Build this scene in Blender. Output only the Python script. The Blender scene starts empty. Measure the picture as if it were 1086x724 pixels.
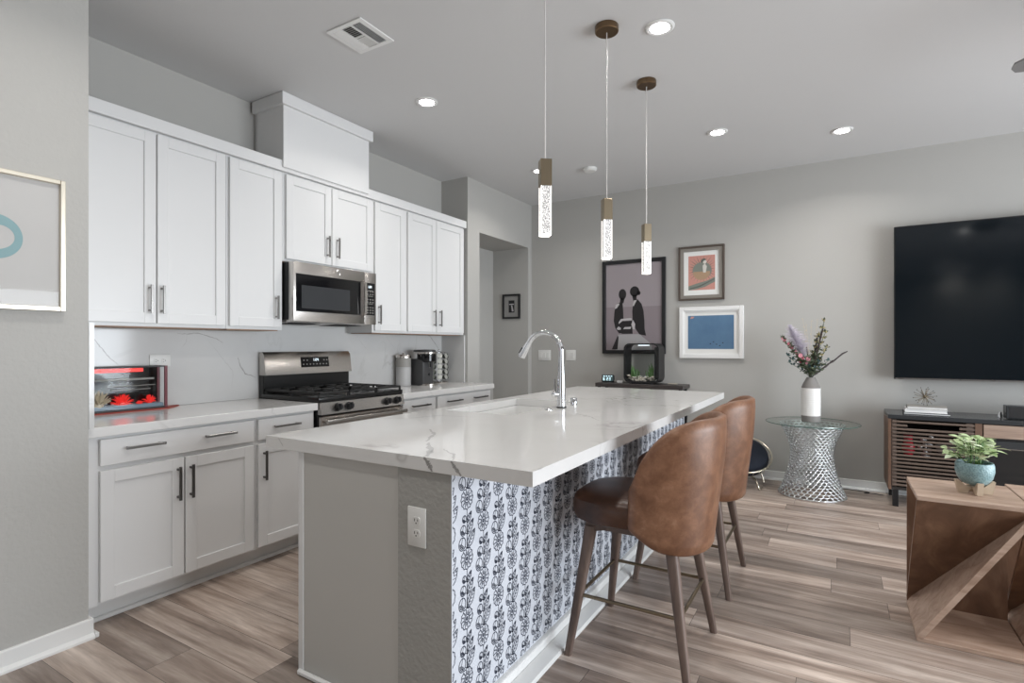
import bpy, bmesh, math, random
from mathutils import Vector, Matrix
random.seed(7)
PI = math.pi
SC = bpy.context.scene
COL = SC.collection

# ------------------------------------------------------------------ camera, world, big lights
cam = bpy.data.cameras.new('camera'); camo = bpy.data.objects.new('camera', cam); COL.objects.link(camo)
YAW = math.atan2(345, 575)
cam.sensor_width = 36.0; cam.lens = 575.0 / 1086.0 * 36.0
cam.shift_y = 4.0 / 1086.0
cam.clip_start = 0.05; cam.clip_end = 200
camo.location = (0, 0, 1.285); camo.rotation_euler = (PI / 2, 0, YAW)
SC.camera = camo
vs = SC.view_settings
SC.display_settings.display_device = 'sRGB'
vs.view_transform = 'Standard'; vs.look = 'None'; vs.exposure = 0.0; vs.gamma = 1.0
vs.use_curve_mapping = False

world = bpy.data.worlds.new('daylight_world'); SC.world = world; world.use_nodes = True
wn = world.node_tree.nodes
wn['Background'].inputs[0].default_value = (0.80, 0.90, 1.0, 1)
wn['Background'].inputs[1].default_value = 0.8

def area(name, loc, rot, sx, sy, watts, color=(1, 1, 1)):
    l = bpy.data.lights.new(name, 'AREA'); l.shape = 'RECTANGLE'; l.size = sx; l.size_y = sy
    l.energy = watts; l.color = color
    o = bpy.data.objects.new(name, l); COL.objects.link(o); o.location = loc; o.rotation_euler = rot
    return o
CEIL = 2.97
# daylight entering the glazing of the living side (right wall) and of the wall behind the viewer
area('window_daylight', (4.25, 2.6, 1.12), (0, PI / 2 - .17, 0), 1.9, 4.6, 318, (0.88, 0.94, 1.0))
area('window_daylight', (-.9, -5.24, 1.45), (PI / 2, 0, 0), 2.2, 2.3, 12, (1.0, 0.985, 0.96))
DOWNLIGHT_W = 7.0

# ------------------------------------------------------------------ materials
MATS = {}
def mat(name, col, rough=0.5, metal=0.0, spec=0.5, bump=None, emis=None, trans=0.0, ior=1.45, coat=0.0, alpha=None, sheen=0.0):
    if name in MATS: return MATS[name]
    m = bpy.data.materials.new(name); m.use_nodes = True; MATS[name] = m
    nt = m.node_tree; b = nt.nodes['Principled BSDF']
    b.inputs['Base Color'].default_value = (*col, 1); b.inputs['Roughness'].default_value = rough
    b.inputs['Metallic'].default_value = metal; b.inputs['Specular IOR Level'].default_value = spec
    b.inputs['Transmission Weight'].default_value = trans; b.inputs['IOR'].default_value = ior
    b.inputs['Coat Weight'].default_value = coat
    if sheen: b.inputs['Sheen Weight'].default_value = sheen
    if emis:
        b.inputs['Emission Color'].default_value = (*emis[0], 1); b.inputs['Emission Strength'].default_value = emis[1]
    tc = nt.nodes.new('ShaderNodeTexCoord')
    nz = nt.nodes.new('ShaderNodeTexNoise')
    nt.links.new(tc.outputs['Object'], nz.inputs['Vector'])
    if bump:
        nz.inputs['Scale'].default_value = bump[0]; nz.inputs['Detail'].default_value = 3
        bp = nt.nodes.new('ShaderNodeBump'); bp.inputs['Strength'].default_value = bump[1]; bp.inputs['Distance'].default_value = bump[2]
        nt.links.new(nz.outputs['Fac'], bp.inputs['Height']); nt.links.new(bp.outputs['Normal'], b.inputs['Normal'])
    else:
        # faint procedural variation of the gloss
        nz.inputs['Scale'].default_value = 12
        mr = nt.nodes.new('ShaderNodeMapRange'); mr.inputs['To Min'].default_value = max(0, rough - .02); mr.inputs['To Max'].default_value = min(1, rough + .02)
        nt.links.new(nz.outputs['Fac'], mr.inputs['Value']); nt.links.new(mr.outputs['Result'], b.inputs['Roughness'])
    return m

def ramp(nt, stops):
    r = nt.nodes.new('ShaderNodeValToRGB'); e = r.color_ramp.elements
    while len(e) < len(stops): e.new(0.5)
    for i, (p, c) in enumerate(stops): e[i].position = p; e[i].color = (*c, 1)
    return r
def mixc(nt, fac, a, b, mode='MIX'):
    m = nt.nodes.new('ShaderNodeMix'); m.data_type = 'RGBA'; m.blend_type = mode
    L = nt.links
    if isinstance(fac, (int, float)): m.inputs[0].default_value = fac
    else: L.new(fac, m.inputs[0])
    for s, v in ((6, a), (7, b)):
        if isinstance(v, tuple): m.inputs[s].default_value = (*v, 1)
        else: L.new(v, m.inputs[s])
    return m.outputs[2]
def mapping(nt, scale=(1, 1, 1), rot=(0, 0, 0), loc=(0, 0, 0), coord='Object'):
    tc = nt.nodes.new('ShaderNodeTexCoord'); mp = nt.nodes.new('ShaderNodeMapping')
    mp.inputs['Scale'].default_value = scale; mp.inputs['Rotation'].default_value = rot; mp.inputs['Location'].default_value = loc
    nt.links.new(tc.outputs[coord], mp.inputs['Vector']); return mp.outputs[0]
def noise(nt, vec, scale, detail=4, rough=.5, dist=0.0):
    n = nt.nodes.new('ShaderNodeTexNoise'); n.inputs['Scale'].default_value = scale; n.inputs['Detail'].default_value = detail
    n.inputs['Roughness'].default_value = rough; n.inputs['Distortion'].default_value = dist
    nt.links.new(vec, n.inputs['Vector']); return n.outputs['Fac']
def bump(nt, h, strength, dist):
    b = nt.nodes.new('ShaderNodeBump'); b.inputs['Strength'].default_value = strength; b.inputs['Distance'].default_value = dist
    nt.links.new(h, b.inputs['Height']); nt.links.new(b.outputs['Normal'], nt.nodes['Principled BSDF'].inputs['Normal'])
def newmat(name, rough=.5, metal=0.0):
    m = bpy.data.materials.new(name); m.use_nodes = True; MATS[name] = m
    b = m.node_tree.nodes['Principled BSDF']; b.inputs['Roughness'].default_value = rough; b.inputs['Metallic'].default_value = metal
    return m, m.node_tree, b

# quartz with thin grey veins
def quartz(name, base, seed):
    m, nt, b = newmat(name, .10)
    v = mapping(nt, (1, 1, 1), (0.3, .2, .5), seed)
    n1 = noise(nt, v, 1.15, 5, .55, .7)
    def vein(n, w):
        a = nt.nodes.new('ShaderNodeMath'); a.operation = 'SUBTRACT'; nt.links.new(n, a.inputs[0]); a.inputs[1].default_value = .5
        c = nt.nodes.new('ShaderNodeMath'); c.operation = 'ABSOLUTE'; nt.links.new(a.outputs[0], c.inputs[0])
        r = ramp(nt, [(0, (1, 1, 1)), (w, (0, 0, 0))]); nt.links.new(c.outputs[0], r.inputs[0]); return r.outputs[0]
    ve = vein(n1, .009)
    msk = ramp(nt, [(.50, (0, 0, 0)), (.62, (1, 1, 1))]); nt.links.new(noise(nt, v, 1.7, 2), msk.inputs[0])
    mu = mixc(nt, 1.0, ve, msk.outputs[0], 'MULTIPLY')
    c1 = mixc(nt, mu, base, (.42, .41, .40) if name == 'quartz' else (.50, .50, .49))
    soft = ramp(nt, [(.35, (0, 0, 0)), (.75, (.35, .35, .35))]); nt.links.new(noise(nt, v, 3.5, 5, .6, .6), soft.inputs[0])
    c2 = mixc(nt, soft.outputs[0], c1, (base[0] * .86, base[1] * .85, base[2] * .84))
    nt.links.new(c2, b.inputs['Base Color']); return m
quartz('quartz', (.69, .685, .675), (0, 0, 0))
quartz('quartz_backsplash', (.60, .60, .595), (3.1, 1.7, .4))

# plank floor, boards running along X
m, nt, b = newmat('plank_floor', .36)
v = mapping(nt, (1, 1, 1))
sx_ = nt.nodes.new('ShaderNodeSeparateXYZ'); nt.links.new(v, sx_.inputs[0])
dv_ = nt.nodes.new('ShaderNodeMath'); dv_.operation = 'DIVIDE'; nt.links.new(sx_.outputs[1], dv_.inputs[0]); dv_.inputs[1].default_value = .182
fl_ = nt.nodes.new('ShaderNodeMath'); fl_.operation = 'FLOOR'; nt.links.new(dv_.outputs[0], fl_.inputs[0])
wh_ = nt.nodes.new('ShaderNodeTexWhiteNoise'); wh_.noise_dimensions = '1D'; nt.links.new(fl_.outputs[0], wh_.inputs['W'])
ax_ = nt.nodes.new('ShaderNodeMath'); ax_.operation = 'MULTIPLY_ADD'; nt.links.new(wh_.outputs['Value'], ax_.inputs[0]); ax_.inputs[1].default_value = 1.22; nt.links.new(sx_.outputs[0], ax_.inputs[2])
cb_ = nt.nodes.new('ShaderNodeCombineXYZ'); nt.links.new(ax_.outputs[0], cb_.inputs[0]); nt.links.new(sx_.outputs[1], cb_.inputs[1]); v = cb_.outputs[0]
br = nt.nodes.new('ShaderNodeTexBrick'); br.offset = 0; br.offset_frequency = 2
br.inputs['Scale'].default_value = 1; br.inputs['Brick Width'].default_value = 1.22; br.inputs['Row Height'].default_value = .182
br.inputs['Mortar Size'].default_value = .0012; br.inputs['Mortar Smooth'].default_value = .3
br.inputs['Color1'].default_value = (0, 0, 0, 1); br.inputs['Color2'].default_value = (1, 1, 1, 1); br.inputs['Mortar'].default_value = (.5, .5, .5, 1)
nt.links.new(v, br.inputs['Vector'])
# per-board offset of the grain
tc = nt.nodes.new('ShaderNodeTexCoord')
ad = nt.nodes.new('ShaderNodeVectorMath'); ad.operation = 'MULTIPLY_ADD'
nt.links.new(br.outputs['Color'], ad.inputs[0]); ad.inputs[1].default_value = (7, 3, 5); nt.links.new(tc.outputs['Object'], ad.inputs[2])
mp = nt.nodes.new('ShaderNodeMapping'); mp.inputs['Scale'].default_value = (.75, 8.5, 1); nt.links.new(ad.outputs[0], mp.inputs['Vector'])
g1 = noise(nt, mp.outputs[0], 1.5, 6, .62, .35)
mp2 = nt.nodes.new('ShaderNodeMapping'); mp2.inputs['Scale'].default_value = (2.2, 40, 1); nt.links.new(ad.outputs[0], mp2.inputs['Vector'])
g2 = noise(nt, mp2.outputs[0], 2.2, 5, .65)
r1 = ramp(nt, [(.28, (.155, .112, .090)), (.44, (.32, .252, .212)), (.58, (.47, .392, .342)), (.76, (.72, .635, .57))]); nt.links.new(g1, r1.inputs[0])
tone = ramp(nt, [(0, (.60, .585, .57)), (.5, (.95, .93, .91)), (1, (1.25, 1.23, 1.20))]); nt.links.new(br.outputs['Color'], tone.inputs[0])
c = mixc(nt, 1.0, r1.outputs[0], tone.outputs[0], 'MULTIPLY')
r2 = ramp(nt, [(.3, (.78, .78, .78)), (.7, (1.12, 1.12, 1.12))]); nt.links.new(g2, r2.inputs[0])
c = mixc(nt, .8, c, r2.outputs[0], 'MULTIPLY')
c = mixc(nt, br.outputs['Fac'], c, (.045, .033, .028))
nt.links.new(c, b.inputs['Base Color'])
bump(nt, g2, .12, .004)

# brown leather
m, nt, b = newmat('tan_leather', .42)
v = mapping(nt)
n0 = noise(nt, v, 5.5, 3, .5, .25); n1 = noise(nt, v, 22, 7, .7, .3); mm = nt.nodes.new('ShaderNodeMath'); mm.operation = 'MULTIPLY_ADD'; nt.links.new(n1, mm.inputs[0]); mm.inputs[1].default_value = .55; mh = nt.nodes.new('ShaderNodeMath'); mh.operation = 'MULTIPLY'; nt.links.new(n0, mh.inputs[0]); mh.inputs[1].default_value = .50; nt.links.new(mh.outputs[0], mm.inputs[2]); n = mm.outputs[0]
r = ramp(nt, [(.25, (.085, .034, .017)), (.46, (.150, .066, .033)), (.60, (.225, .108, .058)), (.76, (.37, .22, .145))]); nt.links.new(n, r.inputs[0])
nt.links.new(r.outputs[0], b.inputs['Base Color']); bump(nt, noise(nt, v, 120, 3), .15, .002)
m, nt, b = newmat('dark_leather', .38)
v = mapping(nt)
r = ramp(nt, [(.3, (.040, .018, .011)), (.6, (.085, .036, .019)), (.85, (.17, .075, .04))]); nt.links.new(noise(nt, v, 6, 5, .6, .6), r.inputs[0])
nt.links.new(r.outputs[0], b.inputs['Base Color']); bump(nt, noise(nt, v, 120, 3), .15, .002)

def wood(name, stops, scale=(1, 8, 8), ns=2.5, rough=.5):
    m, nt, b = newmat(name, rough)
    v = mapping(nt, scale)
    r = ramp(nt, stops); nt.links.new(noise(nt, v, ns, 6, .6, 1.0), r.inputs[0])
    nt.links.new(r.outputs[0], b.inputs['Base Color']); bump(nt, noise(nt, v, ns * 6, 3), .08, .002)
wood('leg_wood', [(.3, (.085, .056, .045)), (.7, (.185, .130, .105))], (6, 6, 1.2))
wood('mango_wood_light', [(.25, (.26, .165, .115)), (.5, (.42, .30, .23)), (.8, (.55, .42, .34))], (1.2, 7, 7))
wood('mango_wood_brown', [(.25, (.095, .050, .030)), (.5, (.165, .088, .052)), (.8, (.29, .175, .11))], (4, 4, 1.1), 2.2, .42)
wood('console_wood', [(.3, (.075, .052, .040)), (.6, (.125, .089, .069)), (.85, (.19, .138, .108))], (1, 8, 8))
wood('console_side', [(.3, (.085, .045, .028)), (.7, (.155, .088, .055))], (6, 6, 1.2))
wood('drawer_wood', [(.3, (.20, .135, .10)), (.6, (.33, .24, .185)), (.85, (.42, .32, .26))], (1, 8, 8))
wood('pale_wood', [(.3, (.46, .36, .26)), (.7, (.60, .49, .37))], (5, 5, 1.5))
wood('raw_ply', [(.3, (.22, .13, .075)), (.7, (.34, .21, .13))], (5, 1, 5))

mat('wall_paint', (.42, .412, .392), .72, bump=(55, .35, .006))
mat('wall_smooth', (.42, .412, .392), .7, bump=(55, .12, .003))
mat('ceiling_paint', (.60, .60, .60), .85, bump=(45, .12, .003))
mat('trim_white', (.74, .74, .73), .35)
mat('cabinet_white', (.71, .71, .708), .30)
mat('island_panel', (.50, .49, .465), .42)
mat('island_drywall', (.36, .355, .335), .75, bump=(60, .5, .006))
mat('wallpaper_white', (.56, .585, .635), .6, spec=.25)
mat('wallpaper_ink', (.045, .052, .075), .6, spec=.25)
mat('brushed_nickel', (.30, .29, .28), .28, 1.0)
mat('dark_pull', (.13, .125, .12), .3, 1.0)
mat('stainless', (.56, .53, .50), .26, 1.0, bump=(3, .02, .001))
mat('chrome', (.72, .73, .75), .07, 1.0)
mat('black_gloss', (.006, .006, .007), .08)
mat('black_plastic', (.014, .014, .015), .38)
mat('black_enamel', (.012, .012, .012), .22)
mat('cast_iron', (.018, .018, .018), .55)
mat('oven_glass', (.012, .013, .014), .06)
mat('window_mesh', (.035, .037, .040), .25)
mat('brass', (.24, .195, .135), .36, 1.0)
mat('canopy_brass', (.20, .135, .08), .34, 1.0)
mat('champagne', (.72, .66, .55), .28, 1.0)
mat('white_plastic', (.72, .72, .70), .35)
mat('socket_dark', (.03, .03, .03), .5)
mat('sink_white', (.78, .78, .77), .18)
mat('cord_white', (.62, .60, .58), .4)
mat('ink_black', (.015, .015, .016), .5)
mat('frame_black', (.010, .010, .011), .35)
mat('frame_white', (.80, .80, .79), .35)
mat('mat_board', (.78, .78, .76), .8)
mat('carcass_dark', (.020, .016, .014), .6)
mat('charcoal_top', (.030, .033, .036), .22)
mat('charcoal_shelf', (.045, .038, .036), .4)
mat('navy_fabric', (.007, .010, .019), .9, bump=(90, .4, .004))
def thin_glass(name, tint, gloss):
    """thin pane: tinted see-through plus a Fresnel mirror reflection"""
    m = bpy.data.materials.new(name); m.use_nodes = True; MATS[name] = m; nt = m.node_tree
    out = nt.nodes['Material Output']; nt.nodes.remove(nt.nodes['Principled BSDF'])
    tr = nt.nodes.new('ShaderNodeBsdfTransparent'); tr.inputs[0].default_value = (*tint, 1)
    gl = nt.nodes.new('ShaderNodeBsdfGlossy'); gl.inputs['Roughness'].default_value = .03
    fr = nt.nodes.new('ShaderNodeFresnel'); fr.inputs[0].default_value = 1.45
    nz = nt.nodes.new('ShaderNodeTexNoise'); nz.inputs['Scale'].default_value = 3
    mu = nt.nodes.new('ShaderNodeMath'); mu.operation = 'MULTIPLY'; nt.links.new(fr.outputs[0], mu.inputs[0]); mu.inputs[1].default_value = gloss
    mr = nt.nodes.new('ShaderNodeMapRange'); mr.inputs['To Min'].default_value = .02; mr.inputs['To Max'].default_value = .04
    nt.links.new(nz.outputs['Fac'], mr.inputs['Value']); nt.links.new(mr.outputs['Result'], gl.inputs['Roughness'])
    ge = nt.nodes.new('ShaderNodeNewGeometry'); iv = nt.nodes.new('ShaderNodeMath'); iv.operation = 'SUBTRACT'; iv.inputs[0].default_value = 1; nt.links.new(ge.outputs['Backfacing'], iv.inputs[1])
    m2 = nt.nodes.new('ShaderNodeMath'); m2.operation = 'MULTIPLY'; nt.links.new(mu.outputs[0], m2.inputs[0]); nt.links.new(iv.outputs[0], m2.inputs[1])
    mx = nt.nodes.new('ShaderNodeMixShader'); nt.links.new(m2.outputs[0], mx.inputs[0]); nt.links.new(tr.outputs[0], mx.inputs[1]); nt.links.new(gl.outputs[0], mx.inputs[2])
    nt.links.new(mx.outputs[0], out.inputs[0])
thin_glass('glass_clear', (.97, .98, .98), .6)
thin_glass('glass_green', (.93, .97, .955), .75)
mat('glass_edge', (.05, .12, .10), .1)
mat('silver_wire', (.66, .67, .68), .28, 1.0)
mat('ceramic_grey', (.20, .19, .18), .6)
mat('ceramic_white', (.74, .73, .71), .4)
mat('led_white', (1, 1, 1), .5, emis=((1, .98, .95), 34.0))
mat('lcd_glow', (.6, .75, .8), .4, emis=((.55, .78, .85), .9))
mat('lcd_white', (.8, .9, .95), .4, emis=((.85, .95, 1.0), 1.2))
mat('red_glow', (.9, .05, .04), .4, emis=((1.0, .06, .05), .55))
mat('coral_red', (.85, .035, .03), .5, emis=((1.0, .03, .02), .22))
mat('red_mat', (.30, .055, .040), .6)
mat('dark_red_trim', (.13, .015, .025), .3)
mat('anemone_pale', (.50, .42, .30), .5)
mat('pebble', (.45, .40, .34), .6)
mat('blue_gravel', (.20, .27, .34), .5)
mat('plant_green', (.07, .16, .035), .5)
mat('leaf_pale', (.46, .58, .31), .5)
mat('leaf_cream', (.60, .68, .48), .5)
mat('leaf_dark', (.075, .095, .055), .55)
mat('twig_dark', (.035, .022, .022), .6)
mat('petal_pink', (.42, .10, .14), .6)
mat('petal_light', (.52, .22, .26), .6)
mat('bud_yellow', (.40, .34, .17), .6)
mat('pampas_lilac', (.52, .48, .55), .9)
mat('eucalypt_blue', (.06, .11, .11), .6)
mat('book_white', (.72, .72, .71), .55)
mat('book_dark', (.035, .035, .04), .45)
mat('book_grey', (.32, .31, .29), .5)
mat('print_blush', (.53, .495, .48), .5)
mat('teal_ink', (.25, .38, .40), .6)
mat('print_sky', (.30, .265, .28), .5)
mat('print_sea', (.235, .20, .215), .5)
mat('print_light', (.46, .44, .45), .5)
mat('print_dark', (.012, .010, .011), .5)
mat('print_dress', (.36, .35, .355), .5)
mat('print_pink', (.56, .27, .225), .55)
mat('print_orange', (.40, .27, .17), .55)
mat('print_sage', (.20, .22, .19), .55)
mat('print_sage_dark', (.11, .12, .105), .55)
mat('print_pale', (.62, .60, .55), .55)
mat('frame_rustic', (.085, .065, .052), .6)
mat('frame_taupe', (.24, .22, .195), .55)
mat('print_grey', (.27, .265, .255), .5)
mat('tv_frame', (.012, .012, .013), .3)
mat('cup_green', (.16, .24, .15), .35)
mat('cup_foil', (.55, .56, .52), .3, .6)
mat('cup_dark', (.06, .07, .055), .4)
mat('coffee_grey', (.055, .055, .057), .4)
mat('frosted_water', (.42, .42, .42), .35)
mat('fan_blade', (.22, .22, .22), .4)
mat('red_glass', (.55, .02, .04), .2)
mat('vent_dark', (.05, .05, .05), .8)

# art print with soft brush variation
m, nt, b = newmat('print_blue', .5)
r = ramp(nt, [(.3, (.075, .155, .27)), (.7, (.105, .205, .33))]); nt.links.new(noise(nt, mapping(nt), 5, 5, .6), r.inputs[0])
nt.links.new(r.outputs[0], b.inputs['Base Color'])
# speckled glazed pot
m, nt, b = newmat('pot_blue', .3)
vo = nt.nodes.new('ShaderNodeTexVoronoi'); vo.inputs['Scale'].default_value = 150; nt.links.new(mapping(nt), vo.inputs['Vector'])
r = ramp(nt, [(.1, (.12, .22, .24)), (.6, (.24, .37, .39))]); nt.links.new(vo.outputs['Distance'], r.inputs[0])
nt.links.new(r.outputs[0], b.inputs['Base Color']); bump(nt, vo.outputs['Distance'], .5, .003)
# rib-textured vase body
m, nt, b = newmat('vase_white', .4); b.inputs['Base Color'].default_value = (.76, .75, .73, 1)
w = nt.nodes.new('ShaderNodeTexWave'); w.bands_direction = 'Z'; w.inputs['Scale'].default_value = 22; w.inputs['Distortion'].default_value = .6
nt.links.new(mapping(nt), w.inputs['Vector']); bump(nt, w.outputs['Color'], .25, .003)
# television screen
m, nt, b = newmat('tv_screen', .085); b.inputs['Specular IOR Level'].default_value = .36; b.inputs['Base Color'].default_value = (.003, .0055, .008, 1); b.inputs['Coat Weight'].default_value = 0
bump(nt, noise(nt, mapping(nt), 400, 2), .02, .001)
# bubble crystal of the pendants, lit from inside
m, nt, b = newmat('bubble_crystal', .12)
vo = nt.nodes.new('ShaderNodeTexVoronoi'); vo.inputs['Scale'].default_value = 210; nt.links.new(mapping(nt, (1, 1, .8)), vo.inputs['Vector'])
r = ramp(nt, [(.30, (.20, .19, .185)), (.60, (.80, .78, .76))]); nt.links.new(vo.outputs['Distance'], r.inputs[0])
nt.links.new(r.outputs[0], b.inputs['Base Color']); nt.links.new(r.outputs[0], b.inputs['Emission Color']); b.inputs['Emission Strength'].default_value = .28
bump(nt, vo.outputs['Distance'], .6, .003)
mat('crystal_core', (1, .97, .92), .3, emis=((1, .97, .92), 1.6))

# ------------------------------------------------------------------ mesh helpers
class MB:
    def __init__(self): self.bm = bmesh.new(); self.mi = 0
    def _mark(self, faces):
        for f in faces: f.material_index = self.mi
    def box(self, lo, hi, bev=0.0, seg=1, M=None):
        lo = Vector(lo); hi = Vector(hi); bm = self.bm
        vs_ = [bm.verts.new((x, y, z)) for x in (lo.x, hi.x) for y in (lo.y, hi.y) for z in (lo.z, hi.z)]
        fs = [bm.faces.new([vs_[i] for i in q]) for q in ((0, 1, 3, 2), (4, 6, 7, 5), (0, 4, 5, 1), (2, 3, 7, 6), (0, 2, 6, 4), (1, 5, 7, 3))]
        self._mark(fs)
        if M is not None: bmesh.ops.transform(bm, matrix=M, verts=vs_)
        if bev > 0:
            es = list({e for f in fs for e in f.edges})
            r = bmesh.ops.bevel(bm, geom=es, offset=bev, segments=seg, affect='EDGES', profile=.5)
            self._mark(r['faces'])
        return self
    def poly(self, pts):
        f = self.bm.faces.new([self.bm.verts.new(p) for p in pts]); self._mark([f]); return self
    def hexa(self, bottom, top):
        """solid from two equally long loops"""
        n = len(bottom); bm = self.bm
        a = [bm.verts.new(p) for p in bottom]; c = [bm.verts.new(p) for p in top]
        fs = [bm.faces.new(a[::-1]), bm.faces.new(c)] + [bm.faces.new((a[i], a[(i + 1) % n], c[(i + 1) % n], c[i])) for i in range(n)]
        self._mark(fs); bmesh.ops.recalc_face_normals(bm, faces=fs); return self
    def prism(self, pts, vec):
        return self.hexa([Vector(p) for p in pts], [Vector(p) + Vector(vec) for p in pts])
    def loft(self, rings, cap=True, closed=True):
        bm = self.bm; R = [[bm.verts.new(p) for p in r] for r in rings]; fs = []
        n = len(rings[0])
        for i in range(len(R) - 1):
            for j in range(n if closed else n - 1):
                k = (j + 1) % n
                fs.append(bm.faces.new((R[i][j], R[i][k], R[i + 1][k], R[i + 1][j])))
        if cap: fs.append(bm.faces.new(R[0][::-1])); fs.append(bm.faces.new(R[-1]))
        self._mark(fs); bmesh.ops.recalc_face_normals(bm, faces=fs); return self
    def tube(self, pts, r, n=8, closed=False):
        pts = [Vector(p) for p in pts]; m = len(pts)
        rs = r if isinstance(r, (list, tuple)) else [r] * m
        rings = []; up = None
        for i, p in enumerate(pts):
            if closed: t = pts[(i + 1) % m] - pts[i - 1]
            else: t = (pts[min(i + 1, m - 1)] - pts[max(i - 1, 0)])
            t.normalize()
            if up is None: up = Vector((0, 0, 1)) if abs(t.z) < .9 else Vector((1, 0, 0))
            u = up - t * up.dot(t)
            if u.length < 1e-5: u = t.orthogonal()
            u.normalize(); up = u; w = t.cross(u)
            rings.append([p + (u * math.cos(a) + w * math.sin(a)) * rs[i] for a in [2 * PI * k / n for k in range(n)]])
        if closed:
            rings.append(rings[0]); return self.loft(rings, cap=False)
        return self.loft(rings)
    def rod(self, a, b_, r1, r2=None, n=10): return self.tube([a, b_], [r1, r1 if r2 is None else r2], n)
    def lathe(self, prof, c=(0, 0, 0), n=32, sx=1, sy=1, ex=2.0, M=None):
        rings = []
        for r, z in prof:
            ring = []
            for k in range(n):
                a = 2 * PI * k / n; ca, sa = math.cos(a), math.sin(a)
                x = math.copysign(abs(ca) ** (2 / ex), ca); y = math.copysign(abs(sa) ** (2 / ex), sa)
                p = Vector((max(r, 1e-4) * x * sx, max(r, 1e-4) * y * sy, z))
                if M is not None: p = M @ p
                ring.append(p + Vector(c))
            rings.append(ring)
        return self.loft(rings)
    def disc(self, c, axis, r, h, n=24):
        M = Vector((0, 0, 1)).rotation_difference(Vector(axis)).to_matrix()
        return self.lathe([(r, 0), (r, h)], c, n, M=M)
    def ball(self, c, r, seg=10, sc=(1, 1, 1), M=None):
        k = max(4, seg // 2)
        prof = [(math.sin(PI * i / k), -math.cos(PI * i / k)) for i in range(k + 1)]
        MM = Matrix.Diagonal(Vector(sc) * r)
        if M is not None: MM = M @ MM
        return self.lathe(prof, c, seg, M=MM)
    def frame(self, x0, x1, z0, z1, y0, y1, w, bev=0.0):
        """picture frame in the XZ plane"""
        self.box((x0, y0, z0), (x0 + w, y1, z1), bev); self.box((x1 - w, y0, z0), (x1, y1, z1), bev)
        self.box((x0 + w, y0, z0), (x1 - w, y1, z0 + w), bev); self.box((x0 + w, y0, z1 - w), (x1 - w, y1, z1), bev); return self
    def build(self, name, mats, parent=None, loc=None, angle=35):
        bm = self.bm
        if parent is not None:
            off = ORIG[parent.name]
        elif loc is not None: off = Vector(loc)
        else:
            xs = [v.co for v in bm.verts]
            off = Vector(((min(v.x for v in xs) + max(v.x for v in xs)) / 2, (min(v.y for v in xs) + max(v.y for v in xs)) / 2, min(v.z for v in xs)))
        bmesh.ops.translate(bm, vec=-off, verts=bm.verts)
        me = bpy.data.meshes.new(name); bm.to_mesh(me); bm.free()
        for mm in ([mats] if isinstance(mats, str) else mats): me.materials.append(MATS[mm])
        me.shade_smooth(); me.set_sharp_from_angle(angle=math.radians(angle))
        o = bpy.data.objects.new(name, me); COL.objects.link(o)
        if parent is not None: o.parent = parent
        else: o.location = off
        ORIG[o.name] = Vector(off)
        return o
ORIG = {}
def thing(name, label, cat, loc, group=None):
    o = bpy.data.objects.new(name, None); COL.objects.link(o); o.location = loc; o.empty_display_size = .1
    ORIG[o.name] = Vector(loc); o['label'] = label; o['category'] = cat
    if group: o['group'] = group
    return o
def tag(o, label, cat, group=None, kind=None):
    o['label'] = label; o['category'] = cat
    if group: o['group'] = group
    if kind: o['kind'] = kind
    return o
def struct(o): o['kind'] = 'structure'; return o
def dup(root, loc, label=None, rotz=None):
    r = root.copy(); COL.objects.link(r); r.location = loc
    if rotz is not None: r.rotation_euler = (0, 0, rotz)
    if label: r['label'] = label
    def rec(a, bb):
        for ch in [c for c in COL.objects if c.parent == a]:
            c = ch.copy(); COL.objects.link(c); c.parent = bb; rec(ch, c)
    rec(root, r); return r

# ------------------------------------------------------------------ room shell
XB, YC, YF = -3.50, 4.42, 5.74          # kitchen back wall, column, far wall
XL, YL = -2.82, 1.085                     # wall beside the viewer on the left
struct(MB().box((-4.2, -5.6, -.10), (4.6, 6.2, 0)).build('floor', 'plank_floor', loc=(0, 0, 0)))
struct(MB().box((-4.2, -5.6, CEIL), (4.6, 6.2, CEIL + .1)).build('ceiling', 'ceiling_paint'))
struct(MB().box((-3.67, YF, 0), (4.45, YF + .12, CEIL)).build('wall_far', 'wall_smooth'))
struct(MB().box((XB - .12, YL, 0), (XB, YC, CEIL)).build('wall_kitchen', 'wall_smooth'))
struct(MB().box((XB - .12, -5.3, 0), (XL, YL, CEIL)).build('wall_left', 'wall_paint'))
w = MB()
w.box((-3.67, YC, 0), (-3.17, 4.63, CEIL)); w.box((-3.67, 4.63, 2.45), (-3.17, 5.66, CEIL)); w.box((-3.67, 5.66, 0), (-3.17, YF, CEIL))
struct(w.build('wall_hall', 'wall_smooth'))
struct(MB().box((-3.80, 4.3, 0), (-3.67, YF + .12, CEIL)).build('wall_hall_end', 'wall_smooth'))
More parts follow.
